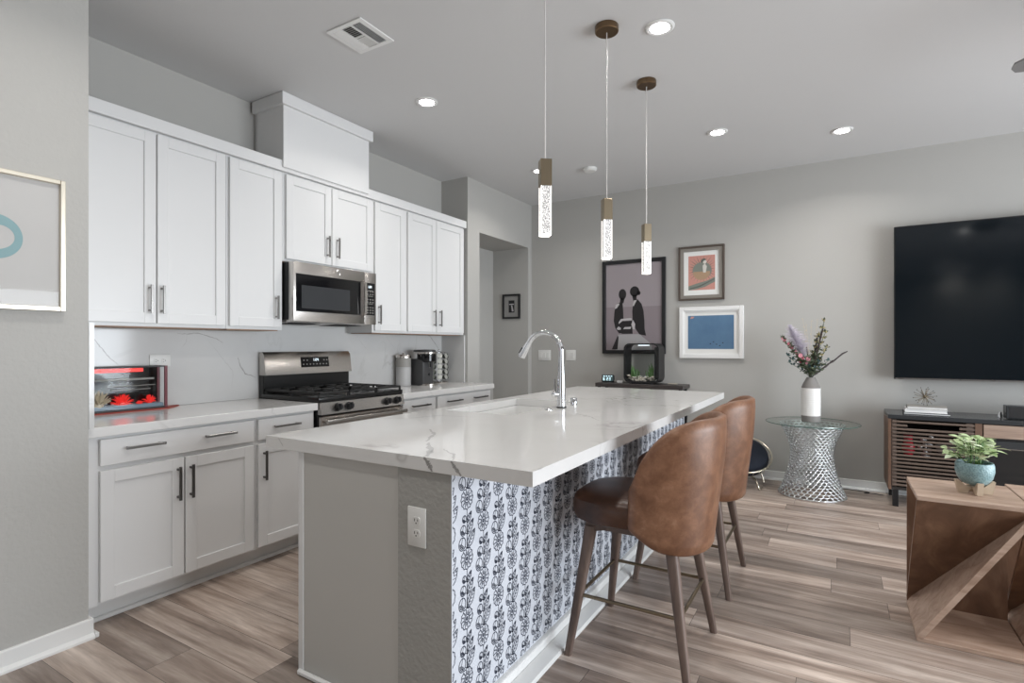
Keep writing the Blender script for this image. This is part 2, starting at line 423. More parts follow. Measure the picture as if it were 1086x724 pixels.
# right wall with a wide glazed opening, wall behind the viewer with a wide opening
w = MB()
w.box((4.33, -5.3, 0), (4.45, .2, CEIL)); w.box((4.33, 5.0, 0), (4.45, YF, CEIL)); w.box((4.33, .2, 2.15), (4.45, 5.0, CEIL)); w.box((4.33, .2, 0), (4.45, 5.0, .12))
struct(w.build('wall_right', 'wall_smooth'))
w = MB()
w.box((-2.82, -5.42, 0), (-2.1, -5.3, CEIL)); w.box((.3, -5.42, 0), (4.45, -5.3, CEIL)); w.box((-2.1, -5.42, 2.65), (.3, -5.3, CEIL)); w.box((-2.1, -5.42, 0), (.3, -5.3, .15))
struct(w.build('wall_back', 'wall_smooth'))
w = MB()
for yy in (.2, 1.78, 3.38, 4.94): w.box((4.36, yy, .12), (4.42, yy + .06, 2.15), .004)
w.box((4.36, .2, .12), (4.42, 5.0, .2)); w.box((4.36, .2, 2.09), (4.42, 5.0, 2.15))
struct(w.build('window_1', 'trim_white'))
w = MB()
for xx in (-2.1, -.93, .24): w.box((xx, -5.39, .15), (xx + .06, -5.33, 2.65), .004)
w.box((-2.1, -5.39, .15), (.3, -5.33, .22)); w.box((-2.1, -5.39, 2.59), (.3, -5.33, 2.65))
struct(w.build('window_2', 'trim_white'))
# baseboards
def baseboard(name, a, b_, nrm, h=.085, shoe=True):
    """a-b along the wall face, nrm into the room"""
    a = Vector(a); b_ = Vector(b_); n = Vector(nrm); m = MB()
    def slab(t0, t1, z0, z1, ch):
        p = [a + n * t0 + Vector((0, 0, z0)), a + n * t1 + Vector((0, 0, z0)), a + n * t1 + Vector((0, 0, z1 - ch)), a + n * (t1 - ch) + Vector((0, 0, z1)), a + n * t0 + Vector((0, 0, z1))]
        m.prism(p, b_ - a)
    slab(0, .014, 0, h, .004)
    if shoe: slab(.014, .030, 0, .022, .012)
    return struct(m.build(name, 'trim_white'))
baseboard('baseboard_far', (-3.17, YF, 0), (4.33, YF, 0), (0, -1, 0), .085)
baseboard('baseboard_left', (XL, -5.3, 0), (XL, YL + .0139, 0), (1, 0, 0), .085)
m = MB(); m.box((-2.955, YL, 0), (XL, YL + .014, .085), .001); m.box((-2.955, YL + .014, 0), (XL + .030, YL + .030, .022), .003)
struct(m.build('baseboard_left_end', 'trim_white'))

# ------------------------------------------------------------------ cabinet builders
def shaker(x, y0, y1, z0, z1, rail=.058, th=.020):
    """door slab, front face at x (faces +X) with recessed panel"""
    m = MB(); bv = .0015
    m.box((x - th, y0, z0), (x, y0 + rail, z1), bv); m.box((x - th, y1 - rail, z0), (x, y1, z1), bv)
    m.box((x - th, y0 + rail - .001, z0), (x, y1 - rail + .001, z0 + rail), bv); m.box((x - th, y0 + rail - .001, z1 - rail), (x, y1 - rail + .001, z1), bv)
    m.box((x - th, y0 + rail - .004, z0 + rail - .004), (x - .0085, y1 - rail + .004, z1 - rail + .004))
    return m
def pull_v(x, y, z0, z1):
    m = MB(); m.box((x + .024, y - .006, z0), (x + .034, y + .006, z1), .001)
    for z in (z0 + .016, z1 - .016): m.box((x, y - .005, z - .005), (x + .025, y + .005, z + .005))
    return m
def pull_h(x, y0, y1, z):
    m = MB(); m.box((x + .024, y0, z - .006), (x + .034, y1, z + .006), .001)
    for y in (y0 + .016, y1 - .016): m.box((x, y - .005, z - .005), (x + .025, y + .005, z + .005))
    return m
DX, CX = -3.19, -3.211   # upper door face, carcass face
def upper(label, y0, y1, z0, doors, handles, z1=2.455, dz0=None):
    t = thing('wall_cabinet', label, 'cabinet', (-3.35, (y0 + y1) / 2, z0), 'white wall cabinets above the worktop')
    m = MB(); m.box((XB + .002, y0 + .001, z0 + .002), (CX, y1 - .001, z1)); m.build('carcass', 'cabinet_white', t)
    m = MB(); m.box((XB + .03, y0 + .02, z0 - .004), (CX - .02, y1 - .02, z0 + .002)); m.build('underside', 'raw_ply', t)
    for (a, b_), h in zip(doors, handles):
        d = shaker(DX, a, b_, dz0 or z0 + .02, 2.44).build('door', 'cabinet_white', t)
        pull_v(DX, h[0], h[1], h[2]).build('handle', 'brushed_nickel', d)
    return t
upper('double-door wall cabinet above the small glass tank, at the left end of the run', 1.087, 1.945, 1.385, [(1.165, 1.539), (1.547, 1.931)], [(1.505, 1.458, 1.612), (1.567, 1.458, 1.612)])
upper('tall single-door wall cabinet directly left of the microwave', 1.945, 2.338, 1.385, [(1.960, 2.321)], [(2.275, 1.458, 1.612)])
upper('short double-door wall cabinet above the microwave', 2.338, 3.160, 1.852, [(2.358, 2.738), (2.744, 3.146)], [(2.697, 1.925, 2.078), (2.787, 1.925, 2.078)], dz0=1.872)
upper('tall single-door wall cabinet directly right of the microwave', 3.160, 3.551, 1.385, [(3.177, 3.533)], [(3.213, 1.455, 1.61)])
upper('double-door wall cabinet above the coffee maker, at the right end of the run', 3.551, 4.405, 1.385, [(3.569, 3.952), (3.958, 4.385)], [(3.912, 1.458, 1.61), (3.998, 1.458, 1.61)])
m = MB()
m.box((-3.21, 1.087, 2.452), (-3.180, 4.415, 2.523), .002)
m.box((-3.49, 1.087, 2.457), (-3.21, 4.405, 2.475))
struct(m.build('trim_1', 'cabinet_white'))
# boxed chase above the microwave cabinet
t = thing('duct_cover_box', 'white boxed duct cover standing on the short cabinet up to the ceiling', 'duct cover', (-3.33, 2.70, 2.476))
m = MB(); m.box((-3.45, 2.315, 2.476), (-3.165, 3.085, CEIL - .004), .002); m.box((XB + .003, 2.33, 2.476), (-3.45, 3.07, CEIL - .004)); m.build('box_panel', 'cabinet_white', t)
m = MB(); m.box((-3.475, 2.292, CEIL - .082), (-3.142, 3.108, CEIL - .002), .002); m.build('top_trim', 'cabinet_white', t)

LX, LC = -2.865, -2.886
def base_unit(label, y0, y1, drawers, doors, pulls, door_pulls, ends=()):
    t = thing('base_cabinet', label, 'cabinet', (-3.2, (y0 + y1) / 2, 0), 'white base cabinets under the wall run')
    m = MB(); m.box((XB + .002, y0 + .001, .10), (LC, y1 - .001, .869)); m.box((XB + .002, y0 + .001, .0), (-2.975, y1 - .001, .10)); m.build('carcass', 'cabinet_white', t)
    k = 0
    for a, b_ in drawers:
        d = MB().box((LX - .02, a, .735), (LX, b_, .855), .0015).build('drawer', 'cabinet_white', t)
        for p0, p1 in pulls[k]: pull_h(LX, p0, p1, .805).build('handle', 'brushed_nickel' if y0 < 3 else 'dark_pull', d)
        k += 1
    for (a, b_), h in zip(doors, door_pulls):
        d = shaker(LX, a, b_, .116, .712).build('door', 'cabinet_white', t)
        pull_v(LX, h, .503, .673).build('handle', 'dark_pull', d)
    return t
base_unit('wide base cabinet under the glass tank, one drawer over two doors', 1.087, 1.920, [(1.148, 1.905)], [(1.148, 1.516), (1.523, 1.905)], [[(1.241, 1.415), (1.612, 1.785)]], [1.484, 1.547])
base_unit('narrow base cabinet left of the gas range, one drawer over one door', 1.920, 2.332, [(1.932, 2.306)], [(1.932, 2.306)], [[(2.022, 2.200)]], [1.965])
base_unit('narrow base cabinet directly right of the gas range', 3.130, 3.552, [(3.145, 3.538)], [(3.145, 3.538)], [[(3.235, 3.449)]], [3.18])
base_unit('wide base cabinet below the coffee maker, ending by the hall opening', 3.552, 4.39, [(3.569, 4.372)], [(3.569, 3.966), (3.974, 4.372)], [[(3.686, 3.890), (4.08, 4.29)]], [3.93, 4.01])
for nm, a, b_ in (('baseboard_kitchen_left', 1.117, 2.332), ('baseboard_kitchen_right', 3.130, 4.39)):
    m = MB(); m.box((-2.974, a, 0), (-2.961, b_, .085), .002); m.box((-2.961, a, 0), (-2.944, b_, .022), .005); struct(m.build(nm, 'trim_white'))
# worktops
o = MB().box((XB + .001, 1.087, .87), (-2.85, 2.338, .915), .002).build('worktop', 'quartz'); tag(o, 'white veined worktop left of the gas range, carrying the glass tank', 'worktop')
o = MB().box((XB + .001, 3.124, .87), (-2.85, 4.418, .915), .002).build('worktop', 'quartz')
o2 = o; tag(o2, 'white veined worktop right of the gas range, carrying the coffee maker', 'worktop')
# fill strip of worktop in front of the column corner
# backsplash
m = MB(); m.box((XB + .0005, 1.108, .916), (XB + .018, 2.338, 1.384)); m.box((XB + .0005, 2.338, .916), (XB + .018, 3.124, 1.445)); m.box((XB + .0005, 3.124, .916), (XB + .018, 4.399, 1.384))
m.box((XB + .018, YL + .002, .916), (XL - .001, YL + .022, 1.384)); m.box((XB + .018, 4.399, .916), (-3.198, 4.418, 1.384))
BS = m

mat('vein_grey', (.36, .35, .34), .12)
mat('vein_pale', (.50, .495, .485), .12)
def veins(m, lines, place, out=(1, 0, 0), seed=3):
    out = Vector(out)
    """thin irregular ribbons for the stone's veining; place(u, v) gives the 3D point on the slab"""
    rn = random.Random(seed)
    for mi, w, pts in lines:
        m.mi = mi; P_ = []
        for i in range(len(pts) - 1):
            for k in range(8):
                s_ = k / 8; P_.append((pts[i][0] + (pts[i + 1][0] - pts[i][0]) * s_, pts[i][1] + (pts[i + 1][1] - pts[i][1]) * s_))
        P_.append(pts[-1]); n = len(P_); st_ = math.hypot(P_[1][0] - P_[0][0], P_[1][1] - P_[0][1]); jj = min(.6 * w, .3 * st_); j = [(rn.uniform(-1, 1) * jj, rn.uniform(-1, 1) * jj) for _ in P_]
        P_ = [(p[0] + a[0], p[1] + a[1]) for p, a in zip(P_, j)]
        for i in range(n - 1):
            def wd(q): return w * (.25 + .75 * math.sin(PI * (q + .4) / (n + .2))) * (.8 + .25 * math.sin(q * 1.3)) / 2
            dx, dy = P_[i + 1][0] - P_[i][0], P_[i + 1][1] - P_[i][1]; l = math.hypot(dx, dy) or 1; nx, ny = -dy / l, dx / l
            a, b_ = wd(i), wd(i + 1)
            q_ = ([place(P_[i][0] + nx * a, P_[i][1] + ny * a), place(P_[i + 1][0] + nx * b_, P_[i + 1][1] + ny * b_), place(P_[i + 1][0] - nx * b_, P_[i + 1][1] - ny * b_), place(P_[i][0] - nx * a, P_[i][1] - ny * a)])
            if (Vector(q_[1]) - Vector(q_[0])).cross(Vector(q_[3]) - Vector(q_[0])).dot(out) < 0: q_.reverse()
            m.poly(q_)

veins(BS, [(1, .006, [(1.33, 1.37), (1.372, 1.308), (1.412, 1.25), (1.449, 1.202), (1.482, 1.174)]), (1, .006, [(1.80, 1.358), (1.848, 1.355), (1.925, 1.362), (2.048, 1.328), (2.09, 1.30)]),
           (2, .004, [(1.859, 1.352), (1.854, 1.305), (1.825, 1.27)]), (1, .009, [(2.193, 1.203), (2.213, 1.138), (2.248, 1.091), (2.326, 1.061)]),
           (2, .004, [(1.99, 1.32), (2.061, 1.231), (2.125, 1.154), (2.16, 1.11), (2.15, 1.0)]), (1, .009, [(4.17, 1.383), (4.217, 1.374), (4.291, 1.304), (4.365, 1.233)]),
           (2, .004, [(3.25, 1.37), (3.33, 1.28), (3.38, 1.24)]), (2, .004, [(3.6, 1.36), (3.72, 1.25)])], lambda u, v: (XB + .0184, u, v))
struct(BS.build('trim_2', ['quartz_backsplash', 'vein_grey', 'vein_pale']))

# ------------------------------------------------------------------ outlets and switches
def outlet(label, c, U, N, w=.07, h=.115, gangs=1, kind='outlet', horizontal=False):
    """c centre, U width direction, N outward normal; up = Z"""
    U = Vector(U); N = Vector(N); Z_ = Vector((0, 0, 1)); c = Vector(c)
    R_ = Matrix((U, N * 1.0, Z_)).transposed()
    M4 = Matrix.Translation(c) @ R_.to_4x4()
    t = thing('wall_outlet' if kind == 'outlet' else 'light_switch', label, 'outlet' if kind == 'outlet' else 'light switch', c)
    m = MB(); m.box((-w / 2, .0005, -h / 2), (w / 2, .006, h / 2), .002, 2, M4); m.build('cover_plate', 'white_plastic', t)
    def socket(cx_, cz_, s=1.0):
        def P(x, z):
            return (cx_ + z * s, cz_ - x * s) if horizontal else (cx_ + x * s, cz_ + z * s)
        m = MB(); pts = []
        for k in range(20):
            a = 2 * PI * k / 20; x = .017 * math.cos(a); z = max(-.013, min(.013, .017 * math.sin(a)))
            px, pz = P(x, z); pts.append(M4 @ Vector((px, .006, pz)))
        m.prism(pts, N * .0015); s_ = m.build('socket_face', 'white_plastic', t)
        m = MB()
        for x, z, a, b_ in ((-.0065, .003, .0012, .0045), (.0065, .003, .0012, .0035), (0, -.007, .0022, .0022)):
            px, pz = P(x, z)
            aa, bb = (b_, a) if horizontal else (a, b_)
            m.box((px - aa, .0075, pz - bb), (px + aa, .0083, pz + bb), 0, 1, M4)
        m.build('slots', 'socket_dark', s_)
    if kind == 'outlet':
        if horizontal: socket(-.021, 0); socket(.021, 0)
        else: socket(0, .021); socket(0, -.021)
    else:
        for g in range(gangs):
            gx = (g - (gangs - 1) / 2) * .046
            m = MB(); m.box((gx - .016, .006, -.033), (gx + .016, .0095, .033), .001, 1, M4); m.build('rocker', 'white_plastic', t)
    return t
outlet('white horizontal duplex outlet on the marbled backsplash above the glass tank', (XB + .018, 1.70, 1.193), (0, -1, 0), (1, 0, 0), .118, .072, horizontal=True)
outlet('white triple rocker switch plate on the far wall, left behind the tap', (-2.99, YF, 1.167), (1, 0, 0), (0, -1, 0), .165, .122, 3, 'switch')
outlet('white double rocker switch plate on the far wall, right behind the tap', (-2.648, YF, 1.17), (1, 0, 0), (0, -1, 0), .125, .122, 2, 'switch')

# ------------------------------------------------------------------ island
IW = -1.065   # papered face
t = thing('kitchen_island', 'grey panelled kitchen island base with flower wallpaper on its seating side', 'island', (-1.42, 2.95, 0))
m = MB(); m.box((-1.79, 1.412, 0), (-1.298, 4.40, .595)); m.box((-1.79, 1.412, .595), (-1.298, 2.42, .869)); m.box((-1.79, 3.29, .595), (-1.298, 4.40, .869)); m.box((-1.43, 2.42, .595), (-1.298, 3.29, .869)); m.build('body', 'island_panel', t)
m = MB(); m.box((-1.93, 1.53, 0), (-1.819, 4.42, .10)); m.box((-1.962, 1.53, .10), (-1.819, 4.42, .595)); m.box((-1.962, 1.53, .595), (-1.819, 2.42, .869)); m.box((-1.962, 3.29, .595), (-1.819, 4.42, .869)); m.box((-1.962, 2.42, .595), (-1.944, 3.29, .869)); m.build('cabinet_run', 'cabinet_white', t)
for ya, yb_ in ((1.55, 1.98), (1.99, 2.42), (2.44, 2.85), (2.86, 3.27), (3.30, 3.84), (3.85, 4.40)):
    MB().box((-1.982, ya, .12), (-1.9625, yb_, .85), .0015).build('door', 'cabinet_white', t)
m = MB(); m.box((-1.8185, 1.396, 0), (-1.79, 1.5295, .869), .002); m.box((-1.8185, 1.5295, 0), (-1.79, 4.42, .595)); m.build('side_panel', 'cabinet_white', t)
m = MB(); m.box((-1.79, 1.400, .0), (-1.297, 1.412, .869), .001); m.build('end_panel', 'island_panel', t)
m = MB(); m.box((-1.297, 1.396, 0), (IW - .001, 4.49, .869), .003); m.build('pony_wall', 'island_drywall', t)
m = MB(); m.box((-1.81, 1.380, 0), (-1.30, 1.3985, .022), .006); m.box((-1.296, 1.380, 0), (-1.05, 1.3955, .022), .004); m.build('shoe_moulding', 'trim_white', t)
m = MB()
m.prism([(IW, 1.3965, 0), (IW + .020, 1.3965, 0), (IW + .020, 1.3965, .060), (IW + .014, 1.3965, .064), (IW, 1.3965, .064)], (0, 3.09, 0))
m.prism([(IW + .020, 1.3965, 0), (-.984, 1.3965, 0), (-.984, 1.3965, .006), (-.990, 1.3965, .014), (IW + .022, 1.3965, .026)], (0, 3.09, 0))
m.build('baseboard_moulding', 'trim_white', t)
# wallpaper: ground + printed stems as one sheet
m = MB(); m.box((IW - .001, 1.3965, .06), (IW + .0008, 4.49, .869))
m.mi = 1
XW = IW + .0014
def stroke(pts, w):
    """thin ribbon through 2D points (y,z) on the wallpaper plane"""
    n = len(pts); L_ = []; R2 = []
    for i in range(n):
        a = pts[max(i - 1, 0)]; b2 = pts[min(i + 1, n - 1)]
        dx, dz = b2[0] - a[0], b2[1] - a[1]; l = math.hypot(dx, dz) or 1
        ww = w[i] if isinstance(w, list) else w
        nx, nz = -dz / l * ww / 2, dx / l * ww / 2
        L_.append((pts[i][0] + nx, pts[i][1] + nz)); R2.append((pts[i][0] - nx, pts[i][1] - nz))
    for i in range(n - 1):
        q = [L_[i], L_[i + 1], R2[i + 1], R2[i]]
        MOT.append(q)
def ell(cy_, cz_, ry, rz, w, k=14, a0=0, a1=2 * PI):
    stroke([(cy_ + ry * math.cos(a0 + (a1 - a0) * i / k), cz_ + rz * math.sin(a0 + (a1 - a0) * i / k)) for i in range(k + 1)], w)
def leaf(by, bz, ty, tz, fat, w, hatch, shade):
    """outlined leaf from base to tip with hatching"""
    dx, dz = ty - by, tz - bz; l = math.hypot(dx, dz); ux, uz = dx / l, dz / l; nx, nz = -uz, ux
    def P(s, o): return (by + ux * l * s + nx * o, bz + uz * l * s + nz * o)
    K = 9
    for sg in (1, -1):
        stroke([P(i / K, sg * fat * math.sin(PI * (i / K) ** .85)) for i in range(K + 1)], w)
    stroke([P(0, 0), P(.93, 0)], w * .7)
    for j in range(1, hatch + 1):
        s = j / (hatch + 1); o = fat * math.sin(PI * s ** .85) * .85
        stroke([P(s - .08, 0), P(s + .08, o * shade)], w * .85)
        stroke([P(s - .08, 0), P(s + .06, -o * shade * .8)], w * .55)
MOT = []
# flower head: lobed ring, inner ring, petal strokes
stroke([((.0325 + .0020 * math.cos(12 * a)) * math.cos(a), (.0345 + .0020 * math.cos(12 * a)) * math.sin(a)) for a in [2 * PI * i / 48 for i in range(49)]], .0036)
for i in range(12):
    a = 2 * PI * i / 12
    stroke([(.013 * math.cos(a), .015 * math.sin(a)), (.029 * math.cos(a + .14), .030 * math.sin(a + .14))], [.0016, .0044])
    a2 = a + PI / 12
    stroke([(.013 * math.cos(a2), .015 * math.sin(a2)), (.020 * math.cos(a2), .024 * math.sin(a2))], .0022)
ell(0, 0, .0115, .0130, .0034); ell(0, 0, .0045, .0045, .006, 8)
stroke([(0, -.034), (.001, -.10), (0, -.168)], .0030)
for k_, (bz, sz_) in enumerate(((-.158, 1.0), (-.112, .80), (-.073, .56))):
    leaf(.001, bz - .008, .046 * sz_, bz + .046 * sz_, .0165 * sz_, .0036, 5 - k_, 1.0)          # pointed leaf
    # round folded leaf: outline, filled lower half, fold lines
    cy0, cz0, rr_ = -.0265 * sz_, bz + .013 * sz_, .0215 * sz_
    ell(cy0, cz0, rr_ * .88, rr_, .0036, 16)
    for q_ in range(3): ell(cy0, cz0, rr_ * (.62 - .22 * q_), rr_ * (.74 - .24 * q_), .0032, 8, PI * .95, PI * 1.75)
    stroke([(cy0 + rr_ * .1, cz0 - rr_ * .8), (cy0 - rr_ * .2, cz0), (cy0 + rr_ * .1, cz0 + rr_ * .9)], .0024)
    stroke([(0, bz - .006), (cy0 + rr_ * .7, cz0 - rr_ * .6)], .0026)
PW, PH = .0985, .2005
col_i = 0; y = 1.48
Y0, Y1_, Z0_, Z1_ = 1.398, 4.488, .065, .868
ci = -1
while 1.48 + ci * PW < Y1_ + .05:
    cy_ = 1.48 + ci * PW
    for k in range(-1, 6):
        cz_ = .070 + k * PH + (0 if ci % 2 else .10) 
        for q in MOT:
            pts = [(cy_ + a, cz_ + b_) for a, b_ in q]
            if min(p[0] for p in pts) < Y0 or max(p[0] for p in pts) > Y1_ or min(p[1] for p in pts) < Z0_ or max(p[1] for p in pts) > Z1_: continue
            m.poly([(XW, p[0], p[1]) for p in pts])
    ci += 1
o = m.build('wallpaper', ['wallpaper_white', 'wallpaper_ink'], t); o['label'] = 'white wallpaper printed with dark stems, leaves and round flowers'
outlet('white duplex outlet on the grey end of the island', (-1.207, 1.396, .677), (1, 0, 0), (0, -1, 0), .078, .132)

# countertop with sink cut-out
SX0, SX1, SY0, SY1 = -1.915, -1.475, 2.46, 3.25
IX0, IX1, IY0, IY1 = -2.010, -.763, 1.389, 4.51
m = MB(); zt, zb = .915, .8696
m.box((IX0, IY0, zb), (IX1, SY0, zt)); m.box((IX0, SY1, zb), (IX1, IY1, zt)); m.box((IX0, SY0, zb), (SX0, SY1, zt)); m.box((SX1, SY0, zb), (IX1, SY1, zt))
bmesh.ops.remove_doubles(m.bm, verts=m.bm.verts, dist=1e-5)
cent = {}
for f in m.bm.faces: cent.setdefault(tuple(round(x, 4) for x in f.calc_center_median()), []).append(f)
bmesh.ops.delete(m.bm, geom=[f for l in cent.values() if len(l) > 1 for f in l], context='FACES')
veins(m, [(2, .020, [(-1.54, 1.864), (-1.44, 1.77), (-1.36, 1.62)]), (2, .028, [(-1.33, 1.60), (-1.24, 1.50), (-1.17, 1.400)]), (2, .012, [(-1.20, 1.53), (-1.10, 1.46), (-1.06, 1.395)]),
          (2, .010, [(-2.0, 2.0), (-1.86, 2.10), (-1.80, 2.25), (-1.60, 2.30)]), (2, .008, [(-1.22, 2.70), (-1.10, 2.62), (-1.0, 2.50)]), (2, .009, [(-1.30, 3.4), (-1.15, 3.55), (-1.05, 3.9)])], lambda u, v: (u, v, .9153), (0, 0, 1))
veins(m, [(1, .022, [(-1.175, .9135), (-1.15, .893), (-1.14, .8715)]), (1, .016, [(-1.062, .9135), (-1.045, .895), (-1.021, .8715)]), (2, .006, [(-1.93, .91), (-1.90, .88)])], lambda u, v: (u, 1.3887, v), (0, -1, 0), 5)
ctop = m.build('island_worktop', ['quartz', 'vein_grey', 'vein_pale'])
tag(ctop, 'thick white quartz worktop with grey veins on the island', 'worktop')
# sink basin
m = MB(); bm = m.bm
def ring(x0, x1, y0, y1, z, r=.03):
    out = []
    for cx_, cy_, a0 in ((x1 - r, y1 - r, 0), (x0 + r, y1 - r, PI / 2), (x0 + r, y0 + r, PI), (x1 - r, y0 + r, 1.5 * PI)):
        for i in range(5): a = a0 + i * PI / 8; out.append((cx_ + r * math.cos(a), cy_ + r * math.sin(a), z))
    return out
g = .004
m.loft([ring(SX0 - .02, SX1 + .02, SY0 - .02, SY1 + .02, .6), ring(SX0 - .02, SX1 + .02, SY0 - .02, SY1 + .02, .868),
        ring(SX0 + g, SX1 - g, SY0 + g, SY1 - g, .868), ring(SX0 + g, SX1 - g, SY0 + g, SY1 - g, .65), ring(SX0 + .03, SX1 - .03, SY0 + .03, SY1 - .03, .625)])
o = thing('kitchen_sink', 'white undermount sink basin set in the island worktop', 'sink', (-1.695, 2.855, .6))
m.build('basin', 'sink_white', o)
MB().lathe([(.045, .6255), (.045, .629), (.03, .628), (.001, .626)], (-1.695, 2.855, 0), 24).build('drain', 'chrome', o)

# faucet
FXc, FYc = -1.402, 2.905
t = thing('faucet', 'tall chrome gooseneck tap with pull-down spray head behind the sink', 'faucet', (FXc, FYc, .915))
m = MB(); m.lathe([(.030, .9152), (.030, .922), (.028, .924)], (FXc, FYc, 0), 28); m.build('base_ring', 'black_plastic', t)
m = MB(); m.lathe([(.0265, .924), (.0265, 1.02), (.025, 1.06), (.021, 1.12), (.018, 1.18), (.016, 1.22)], (FXc, FYc, 0), 28); m.build('body', 'chrome', t)
pts = [(FXc, FYc, 1.215), (FXc, FYc, 1.25)]
Rg = .112
for i in range(0, 17):
    a = PI * .93 * i / 16 * .92
    pts.append((FXc - Rg + Rg * math.cos(a), FYc - .0 - .012 * i / 16, 1.25 + Rg * math.sin(a)))
m = MB(); m.tube(pts, .0155, 14); m.build('neck', 'chrome', t)
p1 = Vector(pts[-1]); d = (p1 - Vector(pts[-2])).normalized()
m = MB(); m.tube([p1 - d * .004, p1 + d * .012, p1 + d * .05, p1 + d * .098, p1 + d * .102], [.0165, .0175, .021, .023, .019], 18); sh = m.build('spray_head', 'chrome', t)
m = MB(); q = p1 + d * .06 + Vector((-.020, -.006, .006)); m.tube([q - d * .02, q + d * .02], .007, 8); m.build('spray_button', 'black_plastic', sh)
m = MB(); m.rod((FXc, FYc, .995), (FXc - .030, FYc - .034, .997), .015, .014, 16); m.ball((FXc - .030, FYc - .034, .997), .017, 14)
m.tube([(FXc - .026, FYc - .030, .998), (FXc - .028, FYc - .03, 1.03), (FXc - .030, FYc - .030, 1.085)], [.008, .0065, .0055], 10); m.build('lever_handle', 'chrome', t)
o = MB().lathe([(.020, .9152), (.020, .960), (.018, .963)], (-1.385, 3.045, 0), 24).build('air_gap', 'chrome', loc=(-1.385, 3.045, .9152)); tag(o, 'small chrome air gap cylinder right of the tap', 'air gap')
o = MB().lathe([(.022, .9152), (.022, .918), (.016, .920), (.012, .9185), (.001, .9185)], (-1.412, 2.765, 0), 24).build('disposal_button', 'chrome', loc=(-1.412, 2.765, .9152)); tag(o, 'flat round chrome button on the worktop left of the tap', 'button')

# ------------------------------------------------------------------ range
RY0, RY1 = 2.345, 3.117
t = thing('gas_range', 'stainless and black gas range between the two worktops', 'stove', (-3.15, 2.731, 0))
m = MB(); m.box((-3.47, RY0, .02), (-2.862, RY1, .905), .002)
for x in (-3.42, -2.92):
    for y in (RY0 + .05, RY1 - .05): m.rod((x, y, 0), (x, y, .02), .018, n=12)
m.build('body', 'black_enamel', t)
m = MB(); m.box((-3.44, RY0 - .004, .917), (-2.845, RY1 + .004, .948), .006, 2); m.box((-3.45, RY0 + .001, .905), (-2.85, RY1 - .001, .917)); m.build('cooktop', 'black_enamel', t)
m = MB(); m.prism([(-2.862, RY0, .838), (-2.822, RY0, .838), (-2.838, RY0, .914), (-2.862, RY0, .914)], (0, RY1 - RY0, 0)); cp = m.build('control_panel', 'stainless', t)
for y in (2.473, 2.570, 2.931, 3.033):
    m = MB(); c = Vector((-2.829, y, .876)); ax = Vector((1, 0, .2)).normalized()
    m.disc(c, ax, .027, .008, 22); m.disc(c + ax * .006, ax, .021, .028, 22)
    m.box((c.x + .026, y - .006, c.z - .015), (c.x + .040, y + .006, c.z + .028), .002); m.build('knob', 'black_plastic', t)
m = MB(); m.box((-2.862, RY0 + .006, .20), (-2.832, RY1 - .006, .825), .004); dr = m.build('oven_door', 'stainless', t)
MB().box((-2.8325, RY0 + .05, .27), (-2.829, RY1 - .05, .755), .001).build('oven_window', 'oven_glass', dr)
m = MB(); m.box((-2.800, RY0 + .012, .782), (-2.776, RY1 - .012, .808), .006, 2)
for y in (RY0 + .035, RY1 - .035): m.box((-2.834, y - .012, .785), (-2.796, y + .012, .805), .003)
m.build('handle', 'stainless', dr)
m = MB(); m.box((-2.862, RY0 + .006, .035), (-2.834, RY1 - .006, .19), .003); m.build('bottom_drawer', 'stainless', t)
# backguard
m = MB(); m.box((-3.478, RY0, .905), (-3.425, RY1, 1.20), .003); m.build('back_riser', 'black_enamel', t)
m = MB(); m.prism([(-3.470, RY0 - .002, 1.075), (-3.395, RY0 - .002, 1.075), (-3.415, RY0 - .002, 1.215), (-3.435, RY0 - .002, 1.237), (-3.470, RY0 - .002, 1.237)], (0, RY1 - RY0 + .004, 0))
bg = m.build('back_panel', 'stainless', t)
def onpanel(y, z, off=.0):   # point on the sloping back panel
    return Vector((-3.395 - (z - 1.075) / .14 * .020 + off, y, z))
m = MB(); m.hexa([onpanel(y, z, -.002) for y, z in ((2.64, 1.122), (2.895, 1.122), (2.895, 1.197), (2.64, 1.197))], [onpanel(y, z, .002) for y, z in ((2.64, 1.122), (2.895, 1.122), (2.895, 1.197), (2.64, 1.197))]); ds = m.build('display', 'black_gloss', bg)
m = MB()
def seg7(m, ch, ori, U, W, h, th=.16, N=Vector((0, 0, 0))):
    S = {'0': 'abcdef', '1': 'bc', '2': 'abged', '3': 'abgcd', '4': 'fgbc', '5': 'afgcd', '6': 'afgedc', '7': 'abc', '8': 'abcdefg', '9': 'abcfgd'}
    w = h * .5; t_ = h * th
    R_ = {'a': (0, h - t_, w, h), 'd': (0, 0, w, t_), 'g': (0, h / 2 - t_ / 2, w, h / 2 + t_ / 2), 'f': (0, h / 2, t_, h), 'e': (0, 0, t_, h / 2), 'b': (w - t_, h / 2, w, h), 'c': (w - t_, 0, w, h / 2)}
    for s in S[ch]:
        a, b_, c, d_ = R_[s]; m.poly([ori + U * x + W * z for x, z in ((a, b_), (c, b_), (c, d_), (a, d_))])
W_ = Vector((-.1429, 0, 1)).normalized()
for i, ch in enumerate('124'): seg7(m, ch, onpanel(2.748 + i * .017 + (.004 if i else 0), 1.166, .0024), Vector((0, 1, 0)), W_, .020)
m.build('clock_digits', 'lcd_white', ds)
m = MB()
for y, z in [(2.655 + i * .030, 1.140) for i in range(8)] + [(2.66, 1.17), (2.69, 1.17), (2.845, 1.17), (2.872, 1.17)]:
    p = onpanel(y, z, .0024); m.poly([p, p + Vector((0, .010, 0)), p + Vector((-.001, .010, .007)), p + Vector((-.001, 0, .007))])
m.build('button_marks', 'book_grey', ds)
